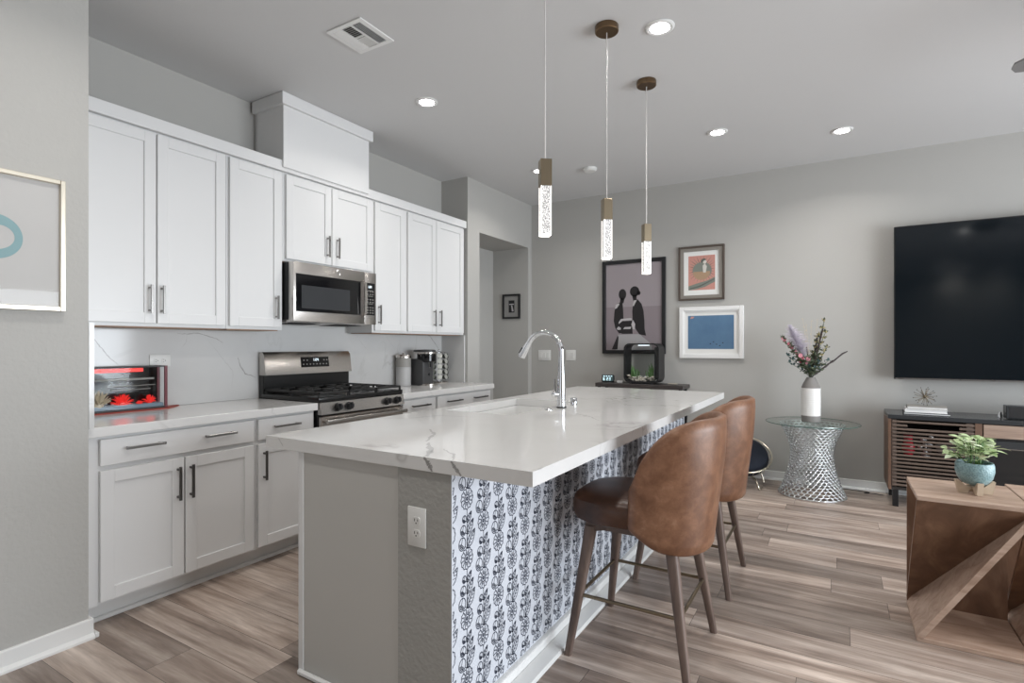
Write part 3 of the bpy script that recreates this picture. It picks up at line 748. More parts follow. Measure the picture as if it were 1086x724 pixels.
# burners and grates
for x, y in ((-3.02, 2.50), (-3.28, 2.50), (-3.15, 2.731), (-3.02, 2.96), (-3.28, 2.96)):
    m = MB(); m.lathe([(.050, .948), (.050, .954), (.036, .956), (.034, .966), (.001, .968)], (x, y, 0), 24); m.build('burner', 'stainless' if False else 'cast_iron', t)
for g0, g1 in ((RY0 + .012, RY0 + .255), (RY0 + .262, RY0 + .510), (RY0 + .517, RY1 - .012)):
    m = MB(); z0, z1 = .966, .980
    def bar(a, b_): m.box((min(a[0], b_[0]) - .005, min(a[1], b_[1]) - .005, z0), (max(a[0], b_[0]) + .005, max(a[1], b_[1]) + .005, z1), .002)
    x0, x1 = -3.415, -2.862
    bar((x0, g0), (x1, g0)); bar((x0, g1), (x1, g1)); bar((x0, g0), (x0, g1)); bar((x1, g0), (x1, g1)); bar(((x0 + x1) / 2, g0), ((x0 + x1) / 2, g1))
    ym = (g0 + g1) / 2
    bar((x0, ym), (-3.34, ym)); bar((-3.22, ym), (-3.08, ym)); bar((-2.96, ym), (x1, ym))
    for xc in (-3.28, -3.02):
        bar((xc, g0), (xc, ym - .04)); bar((xc, ym + .04), (xc, g1))
        bar((xc - .08, g0), (xc - .08, g0 + .05)); bar((xc + .06, g1 - .05), (xc + .06, g1))
    for x in (x0, x1, (x0 + x1) / 2):
        for y in (g0, g1): m.box((x - .006, y - .006, .948), (x + .006, y + .006, z0))
    m.build('grate', 'cast_iron', t)

# ------------------------------------------------------------------ microwave
MY0, MY1, MZ0, MZ1, MX = 2.345, 3.097, 1.446, 1.846, -3.10
t = thing('microwave', 'stainless over-the-range microwave hanging under the short cabinet', 'microwave', (-3.3, 2.721, MZ0))
m = MB(); m.box((XB + .021, MY0 + .003, MZ0 + .012), (-3.155, MY1 - .003, MZ1), .002); m.build('body', 'black_plastic', t)
m = MB(); m.prism([(-3.47, MY0 + .01, MZ0 + .012), (-3.47, MY0 + .01, MZ0 - .012), (-3.16, MY0 + .01, MZ0 - .004), (-3.12, MY0 + .01, MZ0 + .012)], (0, MY1 - MY0 - .02, 0)); un = m.build('underside_vent', 'stainless', t)
for ya in (MY0 + .06, MY1 - .30): MB().box((-3.40, ya, MZ0 - .0125), (-3.20, ya + .24, MZ0 - .0095)).build('filter', 'vent_dark', un)
m = MB(); m.box((-3.155, MY0, MZ0), (MX, 2.974, MZ1), .004, 2); door = m.build('door', 'stainless', t)
m = MB(); m.box((MX - .002, 2.362, 1.513), (MX + .0025, 2.935, 1.768), .001); wd = m.build('door_glass', 'black_gloss', door)
m = MB(); m.box((MX + .002, 2.405, 1.536), (MX + .0032, 2.828, 1.692), .0005); m.build('window_screen', 'window_mesh', wd)
m = MB()
pts = [(MX + .001, 2.952, 1.505), (MX + .030, 2.952, 1.525), (MX + .036, 2.952, 1.64), (MX + .030, 2.952, 1.755), (MX + .001, 2.952, 1.775)]
rg = []
for p in pts: rg.append([(p[0], p[1] - .013, p[2]), (p[0] + .001, p[1] + .013, p[2]), (p[0] + .008, p[1] + .011, p[2]), (p[0] + .008, p[1] - .011, p[2])])
m.loft(rg); m.build('handle', 'stainless', door)
m = MB(); m.tube([(MX + .0006, 2.723 + .016 * math.cos(a), 1.811 + .016 * math.sin(a)) for a in [2 * PI * k / 20 for k in range(20)]], .0011, 5, True)
m.tube([(MX + .0006, 2.723 + .007 * math.cos(a), 1.811 + .009 * math.sin(a)) for a in [2 * PI * k / 12 for k in range(9)]], .0009, 5)
m.tube([(MX + .0006, 2.716, 1.806), (MX + .0006, 2.728, 1.812), (MX + .0006, 2.733, 1.806)], .0009, 5); m.build('round_logo', 'chrome', door)
m = MB(); m.box((-3.155, 2.976, MZ0), (MX, MY1, MZ1), .004, 2); cp = m.build('control_side', 'stainless', t)
m = MB(); m.box((MX - .002, 2.988, 1.517), (MX + .0022, 3.082, 1.765), .001); kp = m.build('keypad', 'black_gloss', cp)
m = MB()
for i, ch in enumerate('124'): seg7(m, ch, Vector((MX + .003, 3.007 + i * .013 + (.003 if i else 0), 1.726)), Vector((0, 1, 0)), Vector((0, 0, 1)), .018)
m.build('clock_digits', 'lcd_white', kp)
m = MB()
for r_ in range(9):
    for c_ in range(3):
        if r_ in (2, 5) : continue
        y, z = 3.000 + c_ * .027, 1.695 - r_ * .0205
        m.box((MX + .0022, y, z), (MX + .0028, y + .011, z + .007))
for z in (1.706, 1.662, 1.603): m.box((MX + .0022, 3.008, z), (MX + .0028, 3.058, z + .003))
m.build('button_marks', 'book_grey', kp)

# ------------------------------------------------------------------ glass tank with corals on the left worktop
t = thing('lit_tank', 'small black framed tank with red coral on the worktop below the left cabinet', 'aquarium', (-3.42, 1.50, .922))
x0, x1, y0, y1, z0, z1 = -3.470, -3.385, 1.27, 1.69, .922, 1.166
m = MB()
for x in (x0, x1):
    for z in (z0, z1): m.box((x - .004, y0, z - (0 if z == z0 else .007)), (x + .004, y1, z + (.010 if z == z0 else .0)), .001)
for y in (y0, y1):
    for z in (z0, z1 - .007): m.box((x0, y - .004, z), (x1, y + .004, z + .007), .001)
m.box((x0, y0, z0), (x1, y1, z0 + .006)); m.build('frame', 'frame_black', t)
m = MB()
for x in (x0, x1):
    m.box((x - .0045, y1 - .012, z0), (x + .0045, y1 + .004, z1), .001)
m.build('corner_post', 'dark_red_trim', t)
MB().box((x0 - .003, y0, z0 + .006), (x0, y1, z1 - .006)).build('back_panel', 'black_gloss', t)
MB().box((x1 - .001, y0, z0 + .008), (x1 + .001, y1 - .012, z1 - .007)).build('front_glass', 'glass_clear', t)
MB().box((x0 + .004, y0 + .004, z1 - .034), (x0 + .012, y1 - .09, z1 - .012), .002).build('red_light_strip', 'red_glow', t)
MB().box((x0 + .002, y0 + .004, z0 + .006), (x1 - .004, y1 - .014, z0 + .030), .004).build('gravel', 'blue_gravel', t)
m = MB()
for zz, ya, yb in ((1.085, 1.36, 1.66), (1.052, 1.42, 1.665), (1.03, 1.44, 1.64)):
    m.box((x0 + .005, ya, zz), (x0 + .010, yb, zz + (.012 if zz > 1.08 else .004)), .001)
m.build('inner_shelf', 'book_grey', t)
def spiky(name, c, r, n, mt, parent, flat=1.0, thick=.0035):
    m = MB(); m.ball(c, r * .35, 10)
    rnd = random.Random(int(r * 10000))
    for i in range(n):
        a = rnd.uniform(0, 2 * PI); e = rnd.uniform(0.02, 1.0) * PI / 2
        d = Vector((math.cos(a) * math.cos(e) * .55, math.sin(a) * math.cos(e), math.sin(e) * flat))
        L_ = r * rnd.uniform(.8, 1.0)
        m.tube([Vector(c) + d * r * .2, Vector(c) + d * L_ * .7 + Vector((0, 0, .002)), Vector(c) + d * L_], [thick, thick * .8, thick * .35], 5)
    return m.build(name, mt, parent)
spiky('red_coral', (-3.420, 1.475, z0 + .030), .066, 70, 'coral_red', t)
spiky('red_coral', (-3.425, 1.615, z0 + .036), .044, 55, 'coral_red', t)
spiky('red_coral', (-3.415, 1.560, z0 + .030), .022, 24, 'coral_red', t)
spiky('pale_anemone', (-3.415, 1.355, z0 + .030), .078, 44, 'anemone_pale', t, 1.15, .005)
o = MB().prism([(-3.478, 1.175, .9155), (-3.352, 1.175, .9155), (-3.352, 1.69, .9155), (-3.46, 1.80, .9155), (-3.478, 1.80, .9155)], (0, 0, .0055)).build('placemat', 'red_mat'); tag(o, 'red mat under the small coral tank', 'placemat')

# ------------------------------------------------------------------ coffee corner
t = thing('glass_canister', 'tall frosted canister with steel lid left of the coffee maker', 'canister', (-3.405, 3.745, .9155))
c = (-3.405, 3.745, 0)
m = MB(); m.lathe([(.064, .9155), (.068, .920), (.068, 1.085), (.001, 1.085)], c, 32); m.build('contents', 'frosted_water', t)
m = MB(); m.lathe([(.068, 1.086), (.068, 1.165), (.064, 1.170), (.001, 1.170)], c, 32); m.build('upper_body', 'book_grey', t)
m = MB(); m.lathe([(.072, 1.170), (.073, 1.190), (.068, 1.200), (.001, 1.203)], c, 32); m.lathe([(.012, 1.203), (.014, 1.215), (.001, 1.218)], c, 16); m.build('lid', 'stainless', t)
t = thing('coffee_maker', 'dark grey pod coffee maker on the right worktop', 'coffee maker', (-3.31, 3.91, .9155))
cx0, cx1, cy0, cy1 = -3.42, -3.195, 3.835, 3.985
m = MB(); m.box((cx0, cy0, .9155), (cx1 - .055, cy1, 1.16), .012, 3); m.build('body', 'coffee_grey', t)
m = MB(); m.lathe([(.5, .9155), (.5, .930), (.47, .934), (.001, .934)], ((cx1 - .06), (cy0 + cy1) / 2, 0), 28, .16, (cy1 - cy0) * .98, 2.6); m.build('drip_tray', 'stainless', t)
m = MB(); m.lathe([(.46, 1.13), (.5, 1.14), (.5, 1.205), (.001, 1.205)], (cx1 - .075, (cy0 + cy1) / 2, 0), 32, .175, (cy1 - cy0) * 1.0, 2.6); m.build('brew_head', 'black_gloss', t)
m = MB(); m.lathe([(.50, 1.205), (.515, 1.207), (.515, 1.222), (.50, 1.224)], (cx1 - .085, (cy0 + cy1) / 2, 0), 32, .20, (cy1 - cy0) * 1.02, 2.6); m.build('steel_band', 'stainless', t)
m = MB(); m.lathe([(.50, 1.224), (.50, 1.238), (.44, 1.244), (.001, 1.246)], (cx1 - .10, (cy0 + cy1) / 2, 0), 32, .22, (cy1 - cy0) * 1.0, 2.6); m.build('lid', 'coffee_grey', t)
m = MB(); m.box((cx1 - .054, 3.905, 1.075), (cx1 - .040, 3.925, 1.13), .003); m.build('spout', 'chrome', t)
m = MB(); m.prism([(cx1 - .0545, 3.905, 1.015), (cx1 - .0545, 3.925, 1.0), (cx1 - .0545, 3.925, 1.03)], (.001, 0, 0)); m.build('brand_mark', 'black_gloss', t)
# pod carousel
PC = Vector((-3.380, 4.225, 0))
t = thing('pod_carousel', 'round wire carousel holding coffee pods beside the coffee maker', 'pod holder', (PC.x, PC.y, .9155))
m = MB(); m.lathe([(.092, .9155), (.094, .922), (.086, .930), (.001, .932)], PC, 30); m.build('base', 'stainless', t)
m = MB(); m.rod(PC + Vector((0, 0, .93)), PC + Vector((0, 0, 1.225)), .006); m.ball(PC + Vector((0, 0, 1.232)), .012, 12); m.build('centre_post', 'chrome', t)
m = MB()
for k in range(8):
    a = 2 * PI * k / 8
    for da in (-.37, .37):
        pts = [PC + Vector((r_ * math.cos(a + da), r_ * math.sin(a + da), z)) for r_, z in ((.02, 1.222), (.065, 1.215), (.088, 1.19), (.090, 1.0), (.088, .95), (.05, .934))]
        m.tube(pts, .0013, 5)
m.build('wire_rack', 'dark_pull', t)
m0 = MB()
m0.mi = 0; m0.lathe([(.018, 0), (.0225, .034), (.0245, .035)], (0, 0, 0), 16)
m0.mi = 1; m0.lathe([(.0245, .0352), (.0245, .0370), (.001, .0375)], (0, 0, 0), 16)
pod = m0.build('coffee_pod', ['cup_dark', 'cup_green'], loc=(0, 0, 0))
tag(pod, 'small foil-topped coffee pod stored in the wire carousel', 'coffee pod', 'coffee pods in the carousel')
me2 = pod.data.copy(); me2.materials[1] = MATS['cup_foil']
first = True
for k in range(8):
    a = 2 * PI * k / 8
    if math.cos(a - math.radians(-50)) < -.3: continue
    for j in range(5):
        o = pod if first else pod.copy()
        if not first: COL.objects.link(o)
        first = False
        if (k * 2 + j) % 4 == 0: o.data = me2
        d = Vector((math.cos(a), math.sin(a), 0))
        o.location = PC + d * .056 + Vector((0, 0, .968 + j * .0515))
        o.rotation_euler = Vector((0, 0, 1)).rotation_difference((d + Vector((0, 0, .25))).normalized()).to_euler()

# ------------------------------------------------------------------ bar stools
def make_stool(label):
    t = thing('bar_stool', label, 'bar stool', (0, 0, 0), 'leather bar stools at the island')
    # seat
    m = MB(); prof = [(.90, .548), (.965, .556), (1.0, .580), (1.0, .612), (.975, .638), (.90, .654), (.70, .664), (.35, .669), (.001, .670)]
    m.lathe(prof, (-.03, 0, 0), 48, .255, .245, 3.0)
    for v in m.bm.verts:                      # narrows toward the back so the shell wraps it
        if v.co.x > -.06: v.co.y *= 1 - .16 * min(1, (v.co.x + .06) / .12)
        v.co.z -= .018 * max(0, (v.co.x + .05)) / .28
    st = m.build('seat', 'dark_leather', t)
    # shell back
    def S(u, v, inset=0.0):
        ph = u * math.radians(88)
        ex = 2.55
        zb_ = .478 + .085 * abs(u) ** 6
        c_, s_ = math.cos(ph), math.sin(ph)
        xx = math.copysign(abs(c_) ** (2 / ex), c_); yy_ = math.copysign(abs(s_) ** (2 / ex), s_)
        xl = .305 * max(xx, 0) - .02
        t1 = min(1, max(0, (xl + .02) / .30))
        zt_ = .575 + .418 * max(0, 1 - (1 - t1) ** 2.3) ** .54
        z = zb_ + (zt_ - zb_) * v
        # taper toward the bottom and round the arch at the top
        hh = (z - .482) / .55
        sc = .925 + .075 * min(1, max(0, hh) * 1.6) - .03 * max(0, hh - .85) / .15
        a_ = (.325 - inset) * sc; b2 = (.266 - inset) * sc
        return Vector((-.008 + a_ * xx * .97 + .030 * hh, b2 * yy_, z))
    NU, NV = 44, 14
    m = MB(); bm = m.bm; th = .034
    def grid(inset):
        return [[bm.verts.new(S(-1 + 2 * i / NU, .0 + j / NV, inset) + (Vector((0, 0, -.006)) if False else Vector())) for j in range(NV + 1)] for i in range(NU + 1)]
    A = grid(0); B = grid(th); fs = []
    for i in range(NU):
        for j in range(NV):
            fs.append(bm.faces.new((A[i][j], A[i + 1][j], A[i + 1][j + 1], A[i][j + 1])))
            fs.append(bm.faces.new((B[i][j], B[i][j + 1], B[i + 1][j + 1], B[i + 1][j])))
        # rounded rims: one bulged middle strip
    def rim(ea, eb, bul):
        mids = [bm.verts.new((a.co + b_.co) / 2 + bul(a.co)) for a, b_ in zip(ea, eb)]
        for i in range(len(ea) - 1):
            fs.append(bm.faces.new((ea[i], ea[i + 1], mids[i + 1], mids[i]))); fs.append(bm.faces.new((mids[i], mids[i + 1], eb[i + 1], eb[i])))
        return mids
    top = rim([r[-1] for r in A], [r[-1] for r in B], lambda c: Vector((0, 0, .010)))
    bot = rim([r[0] for r in A], [r[0] for r in B], lambda c: Vector((0, 0, -.010)))
    for A_, B_, k in ((A[0], B[0], 0), (A[-1], B[-1], -1)):
        mids = [bot[k]] + [bm.verts.new((a.co + b_.co) / 2 + Vector((-.010, 0, 0))) for a, b_ in zip(A_[1:-1], B_[1:-1])] + [top[k]]
        for j in range(NV):
            fs.append(bm.faces.new((A_[j], A_[j + 1], mids[j + 1], mids[j]))); fs.append(bm.faces.new((mids[j], mids[j + 1], B_[j + 1], B_[j])))
    bmesh.ops.recalc_face_normals(bm, faces=bm.faces[:])
    bk = m.build('backrest', 'tan_leather', t, angle=80)
    # wooden under-frame
    m = MB(); m.box((-.19, -.17, .515), (.17, .17, .549), .006, 2)
    for s in (-1, 1):
        m.prism([(-.19, s * .150, .548), (-.19, s * .150, .500), (-.11, s * .150, .520), (.09, s * .150, .520), (.17, s * .150, .500), (.17, s * .150, .548)], (0, s * .036, 0))
    m.build('seat_frame', 'leg_wood', t)
    for sx in (-1, 1):
        for sy in (-1, 1):
            m = MB(); tp = Vector((sx * .165 - .005, sy * .170, .530)); ft = Vector((sx * .243, sy * .247, .0))
            rings = []
            for k in range(7):
                s = k / 6; p = ft.lerp(tp, s); r_ = .0145 + .0105 * s
                rings.append([p + Vector((r_ * math.copysign(abs(math.cos(a)) ** .6, math.cos(a)), r_ * math.copysign(abs(math.sin(a)) ** .6, math.sin(a)), 0)) for a in [2 * PI * q / 16 + PI / 16 for q in range(16)]])
            m.loft(rings); m.build('leg', 'leg_wood', t)
    def at(sx, sy, z):
        s = z / .530; return Vector((sx * .243, sy * .247, 0)).lerp(Vector((sx * .165 - .005, sy * .170, .530)), s)
    zf = .245
    c4 = [at(-1, -1, zf), at(1, -1, zf), at(1, 1, zf), at(-1, 1, zf)]
    m = MB()
    for i in range(4): m.rod(c4[i], c4[(i + 1) % 4], .0075, n=10)
    m.build('footrest', 'brass', t)
    return t
st = make_stool('tan leather bar stool in front, nearest the viewer, whole backrest in view')
st.location = (-.718, 2.302, 0)
dup(st, (-.712, 3.158, 0), 'tan leather bar stool farther back, partly hidden behind the nearer one')

# ------------------------------------------------------------------ pendants
def make_pendant(label):
    t = thing('pendant_light', label, 'pendant light', (0, 0, 0), 'three crystal pendants over the island')
    m = MB(); m.lathe([(.060, CEIL - .0005), (.062, CEIL - .004), (.062, CEIL - .030), (.058, CEIL - .034), (.001, CEIL - .035)], (0, 0, 0), 32); m.build('canopy', 'canopy_brass', t)
    m = MB(); m.rod((0, 0, CEIL - .035), (0, 0, 2.056), .0028, n=8); m.build('cord', 'cord_white', t)
    R45 = Matrix.Rotation(math.radians(41), 4, 'Z')
    m = MB(); m.box((-.024, -.024, 1.946), (.024, .024, 2.056), .0015, 1, R45); m.build('brass_cap', 'brass', t)
    m = MB(); m.box((-.0205, -.0205, 1.742), (.0205, .0205, 1.946), .002, 1, R45); sh = m.build('crystal_shade', 'bubble_crystal', t)
    m = MB()
    for a, b_ in ((-1, -1), (1, -1), (1, 1), (-1, 1)):
        m.box((a * .0200 - .0016, b_ * .0200 - .0016, 1.742), (a * .0200 + .0016, b_ * .0200 + .0016, 1.945), 0, 1, R45)
    m.box((-.0212, -.0212, 1.7405), (.0212, .0212, 1.747), .001, 1, R45); m.build('lit_edge', 'crystal_core', sh)
    l = bpy.data.lights.new('pendant_lamp', 'POINT'); l.energy = .5; l.shadow_soft_size = .03; l.color = (1, .93, .84)
    lo_ = bpy.data.objects.new('pendant_lamp', l); COL.objects.link(lo_); lo_.parent = t; lo_.location = (0, 0, 1.70)
    return t
p = make_pendant('crystal pendant hanging nearest the viewer, its cord leaving the top edge'); p.location = (-1.045, 2.01, 0)
dup(p, (-1.045, 2.715, 0), 'middle crystal pendant of the row over the island')
dup(p, (-1.045, 3.410, 0), 'farthest crystal pendant, in front of the black framed picture')

# ------------------------------------------------------------------ ceiling fittings
def downlight(x, y, label):
    t = thing('recessed_light', label, 'ceiling light', (x, y, CEIL - .012), 'recessed ceiling lights')
    m = MB(); m.lathe([(.076, CEIL - .0005), (.076, CEIL - .004), (.066, CEIL - .010), (.052, CEIL - .008), (.050, CEIL - .0005)], (x, y, 0), 36); m.build('trim_ring', 'trim_white', t)
    m = MB(); m.lathe([(.049, CEIL - .0015), (.049, CEIL - .006), (.001, CEIL - .007)], (x, y, 0), 30); m.build('diffuser', 'led_white', t)
    l = bpy.data.lights.new('downlight_lamp', 'AREA'); l.shape = 'DISK'; l.size = .13; l.energy = DOWNLIGHT_W; l.color = (1, .965, .92); l.spread = math.radians(140)
    o = bpy.data.objects.new('downlight_lamp', l); COL.objects.link(o); o.parent = t; o.location = (0, 0, -.002)
for x, y, lb in ((-2.436, 2.915, 'recessed ceiling light in front of the duct cover'), (-.806, 2.865, 'large bright recessed ceiling light right of the middle pendant canopy'),
                 (-.812, 4.51, 'recessed ceiling light right of the farthest pendant'), (.032, 4.975, 'rightmost recessed ceiling light, over the glass table'),
                 (-2.468, 4.627, 'recessed ceiling light just left of the nearest pendant cap')):
    downlight(x, y, lb)
for x, y in ((1.6, 2.87), (1.6, 4.5), (-.8, .9), (-2.0, .9), (1.6, .9), (2.41, -4.21), (1.90, -3.25), (3.15, -4.95), (2.35, -5.1)): downlight(x, y, 'recessed ceiling light of the living side, out of the picture')
o = MB().lathe([(.065, CEIL - .0005), (.065, CEIL - .018), (.052, CEIL - .030), (.001, CEIL - .032)], (-2.02, 4.81, 0), 30).build('smoke_detector', 'white_plastic', loc=(-2.02, 4.81, CEIL - .032)); tag(o, 'small round white smoke detector on the ceiling between the pendants', 'smoke detector')
# vent
t = thing('ceiling_vent', 'square white air vent in the ceiling above the cabinets', 'air vent', (-2.225, 2.105, CEIL - .01))
x0, x1, y0, y1 = -2.355, -2.098, 1.982, 2.232
m = MB()
def zb(xa, ya, xb, yb, z0_=CEIL - .008, z1_=CEIL - .001): m.box((xa, ya, z0_), (xb, yb, z1_), .001)
zb(x0, y0, x1, y0 + .026); zb(x0, y1 - .026, x1, y1); zb(x0, y0 + .026, x0 + .03, y1 - .026); zb(x1 - .03, y0 + .026, x1, y1 - .026)
zb(x0 + .083, y0 + .026, x0 + .092, y1 - .026); zb(x0 + .157, y0 + .026, x0 + .166, y1 - .026); zb(x0 + .092, (y0 + y1) / 2 - .004, x0 + .157, (y0 + y1) / 2 + .004); m.build('frame', 'trim_white', t)
MB().box((x0 + .02, y0 + .02, CEIL - .0018), (x1 - .02, y1 - .02, CEIL - .0008)).build('opening', 'vent_dark', t)
m = MB()
for k in range(5):
    for xs in (x0 + .034, x0 + .170):
        x = xs + k * .0105 if xs < x0 + .1 else xs + k * .0115
        Mx = Matrix.Translation((x + .004, 0, CEIL - .006)) @ Matrix.Rotation(math.radians(-35 if xs < x0 + .1 else 35), 4, 'Y')
        m.box((-.0045, y0 + .026, -.0006), (.0045, y1 - .026, .0006), 0, 1, Mx)
for k in range(14):
    y = y0 + .032 + k * .0138
    if abs(y - (y0 + y1) / 2) < .006: continue
    Mx = Matrix.Translation((0, y, CEIL - .006)) @ Matrix.Rotation(math.radians(38 if k < 7 else -38), 4, 'X')
    m.box((x0 + .092, -.0055, -.0006), (x0 + .157, .0055, .0006), 0, 1, Mx)
m.build('louvres', 'trim_white', t)
# ceiling fan at the right edge
FC = Vector((1.42, 3.35, 0))
t = thing('ceiling_fan', 'grey ceiling fan of which one blade tip enters at the right edge', 'ceiling fan', (FC.x, FC.y, 2.55))
m = MB(); m.lathe([(.11, 2.66), (.12, 2.64), (.12, 2.58), (.08, 2.55), (.001, 2.545)], FC, 32); m.build('motor', 'brushed_nickel', t)
m = MB(); m.rod(FC + Vector((0, 0, 2.66)), FC + Vector((0, 0, CEIL - .03)), .013); m.lathe([(.065, CEIL - .03), (.065, CEIL - .001)], FC, 24); m.build('downrod', 'brushed_nickel', t)
a0 = math.atan2(3.553 - FC.y, .735 - FC.x)
for k in range(5):
    a = a0 + 2 * PI * k / 5; Mx = Matrix.Translation(FC + Vector((0, 0, 2.645))) @ Matrix.Rotation(a, 4, 'Z') @ Matrix.Rotation(math.radians(9), 4, 'X')
    m = MB(); pts = [(.10, -.035), (.30, -.055), (.66, -.060), (.705, -.040), (.715, 0), (.70, .040), (.66, .060), (.30, .055), (.10, .035)]
    m.prism([Mx @ Vector((x, y, -.004)) for x, y in pts], Mx.to_3x3() @ Vector((0, 0, .008))); m.build('blade', 'fan_blade', t)

# ------------------------------------------------------------------ pictures
def poly_xz(m, pts, y): m.poly([(x, y, z) for x, z in pts])
def picture_back(t, x0, x1, z0, z1, y=YF):
    MB().box((x0 + .01, y - .012, z0 + .01), (x1 - .01, y - .001, z1 - .01)).build('backing', 'frame_black', t)
# large black frame with two seated silhouettes
x0, x1, z0, z1 = -2.252, -1.548, 1.193, 2.216
t = thing('framed_picture', 'tall black framed photograph of two dark figures facing each other', 'picture', ((x0 + x1) / 2, YF - .012, z0))
MB().frame(x0, x1, z0, z1, YF - .030, YF - .001, .040, .002).build('frame', 'frame_black', t)
picture_back(t, x0, x1, z0, z1)
px0, px1, pz0, pz1 = x0 + .038, x1 - .038, z0 + .038, z1 - .038
y = YF - .0125
m = MB(); zh = pz0 + .50 * (pz1 - pz0)
m.mi = 0; m.box((px0, y - .001, zh), (px1, y, pz1)); m.mi = 1; m.box((px0, y - .001, pz0), (px1, y, zh))
PWd, PHt = px1 - px0, pz1 - pz0
def UV(u, v): return (px0 + (u - 8) / 382 * PWd, pz0 + (655 - v) / 635 * PHt)   # zoomed photo pixels inside the print
def shape(mi, pts, off):
    m.mi = mi; poly_xz(m, [UV(u, v) for u, v in pts], y - .0012 - off * .0003)
def oval(mi, cu, cv, ru, rv, off, rot=0):
    shape(mi, [(cu + ru * math.cos(a) * math.cos(rot) - rv * math.sin(a) * math.sin(rot), cv + ru * math.cos(a) * math.sin(rot) + rv * math.sin(a) * math.cos(rot)) for a in [2 * PI * k / 20 for k in range(20)]], off)
shape(4, [(95, 540), (240, 538), (320, 610), (325, 655), (78, 655)], 1)
shape(3, [(92, 545), (98, 560), (90, 650), (50, 650)], 2)
oval(3, 125, 245, 26, 40, 2); shape(3, [(112, 270), (140, 275), (132, 310), (105, 310)], 2)
shape(3, [(75, 330), (92, 308), (125, 305), (130, 360), (132, 430), (138, 480), (130, 530), (100, 530), (75, 490), (64, 440), (68, 380)], 3)
shape(2, [(72, 350), (78, 320), (98, 308), (104, 318), (85, 345)], 4)
oval(3, 208, 228, 32, 38, 2); oval(3, 236, 240, 12, 16, 2); shape(3, [(190, 250), (222, 255), (222, 300), (200, 300)], 2)
shape(3, [(205, 300), (228, 285), (255, 320), (268, 370), (274, 440), (275, 500), (285, 550), (240, 540), (215, 500), (195, 440), (192, 370), (198, 320)], 3)
shape(2, [(195, 330), (204, 292), (222, 292), (214, 310), (202, 335)], 4)
shape(2, [(98, 450), (115, 425), (185, 420), (190, 435), (125, 440), (100, 462)], 5)
shape(3, [(125, 442), (190, 440), (195, 535), (120, 535)], 4)
shape(2, [(130, 500), (140, 486), (185, 484), (180, 500)], 6); shape(2, [(85, 495), (98, 480), (115, 492), (112, 505), (92, 505)], 6)
shape(2, [(186, 465), (198, 435), (212, 465), (208, 505), (196, 500)], 6)
m.build('print', ['print_sky', 'print_sea', 'print_light', 'print_dark', 'print_dress'], t)
# rustic frame with pink print
x0, x1, z0, z1 = -1.414, -.963, 1.744, 2.297
t = thing('framed_picture', 'rustic brown framed pink print hanging above the blue picture', 'picture', ((x0 + x1) / 2, YF - .012, z0))
MB().frame(x0, x1, z0, z1, YF - .030, YF - .001, .020, .003).build('frame', 'frame_rustic', t)
MB().frame(x0 + .018, x1 - .018, z0 + .018, z1 - .018, YF - .022, YF - .004, .034, .001).build('inner_frame', 'frame_taupe', t)
MB().box((x0 + .02, YF - .010, z0 + .02), (x1 - .02, YF - .002, z1 - .02)).build('mat_board', 'mat_board', t)
m = MB(); px0, px1, pz0, pz1 = x0 + .098, x1 - .092, z0 + .105, z1 - .098; y = YF - .0105
m.box((px0, y - .0006, pz0), (px1, y, pz1))
cxm, czm = (px0 + px1) / 2, (pz0 + pz1) / 2
def sh2(mi, pts, off): m.mi = mi; poly_xz(m, [(px0 + u * (px1 - px0), pz0 + v * (pz1 - pz0)) for u, v in pts], y - .0008 - off * .0003)
for k in range(26):
    a = 2 * PI * k / 26; r0, r1 = .30, .62
    c0, s0 = math.cos(a), math.sin(a)
    def cl(u, v): return (min(1, max(0, u)), min(1, max(0, v)))
    sh2(2 if k % 2 else 3, [cl(.52 + (r0) * c0 - .012 * s0, .60 + r0 * .7 * s0 + .012 * c0), cl(.52 + r1 * c0, .60 + r1 * .7 * s0), cl(.52 + r0 * c0 + .012 * s0, .60 + r0 * .7 * s0 - .012 * c0)], 1)
sh2(2, [(.52 + .36 * math.cos(a), .56 + .25 * math.sin(a)) for a in [2 * PI * k / 24 for k in range(24)]], 2)
sh2(1, [(.50 + .32 * math.cos(a), .50 + .21 * math.sin(a)) for a in [PI * .95 + 1.1 * PI * k / 16 for k in range(17)]], 3)
sh2(2, [(0, .0), (.32, .03), (.62, .08), (1, .22), (1, .36), (.7, .26), (.35, .20), (.0, .12)], 3)
sh2(3, [(.05, .03), (.45, .09), (.98, .29), (.98, .31), (.4, .12), (.05, .06)], 4)
sh2(4, [(.56, .50), (.66, .50), (.70, .68), (.62, .76), (.54, .70)], 4); sh2(4, [(.62 + .07 * math.cos(a), .81 + .055 * math.sin(a)) for a in [2 * PI * k / 14 for k in range(14)]], 5)
sh2(3, [(.46, .82), (.52, .90), (.62, .91), (.68, .87), (.58, .84), (.52, .78)], 6)
m.build('print', ['print_pink', 'print_orange', 'print_sage', 'print_sage_dark', 'print_pale'], t)
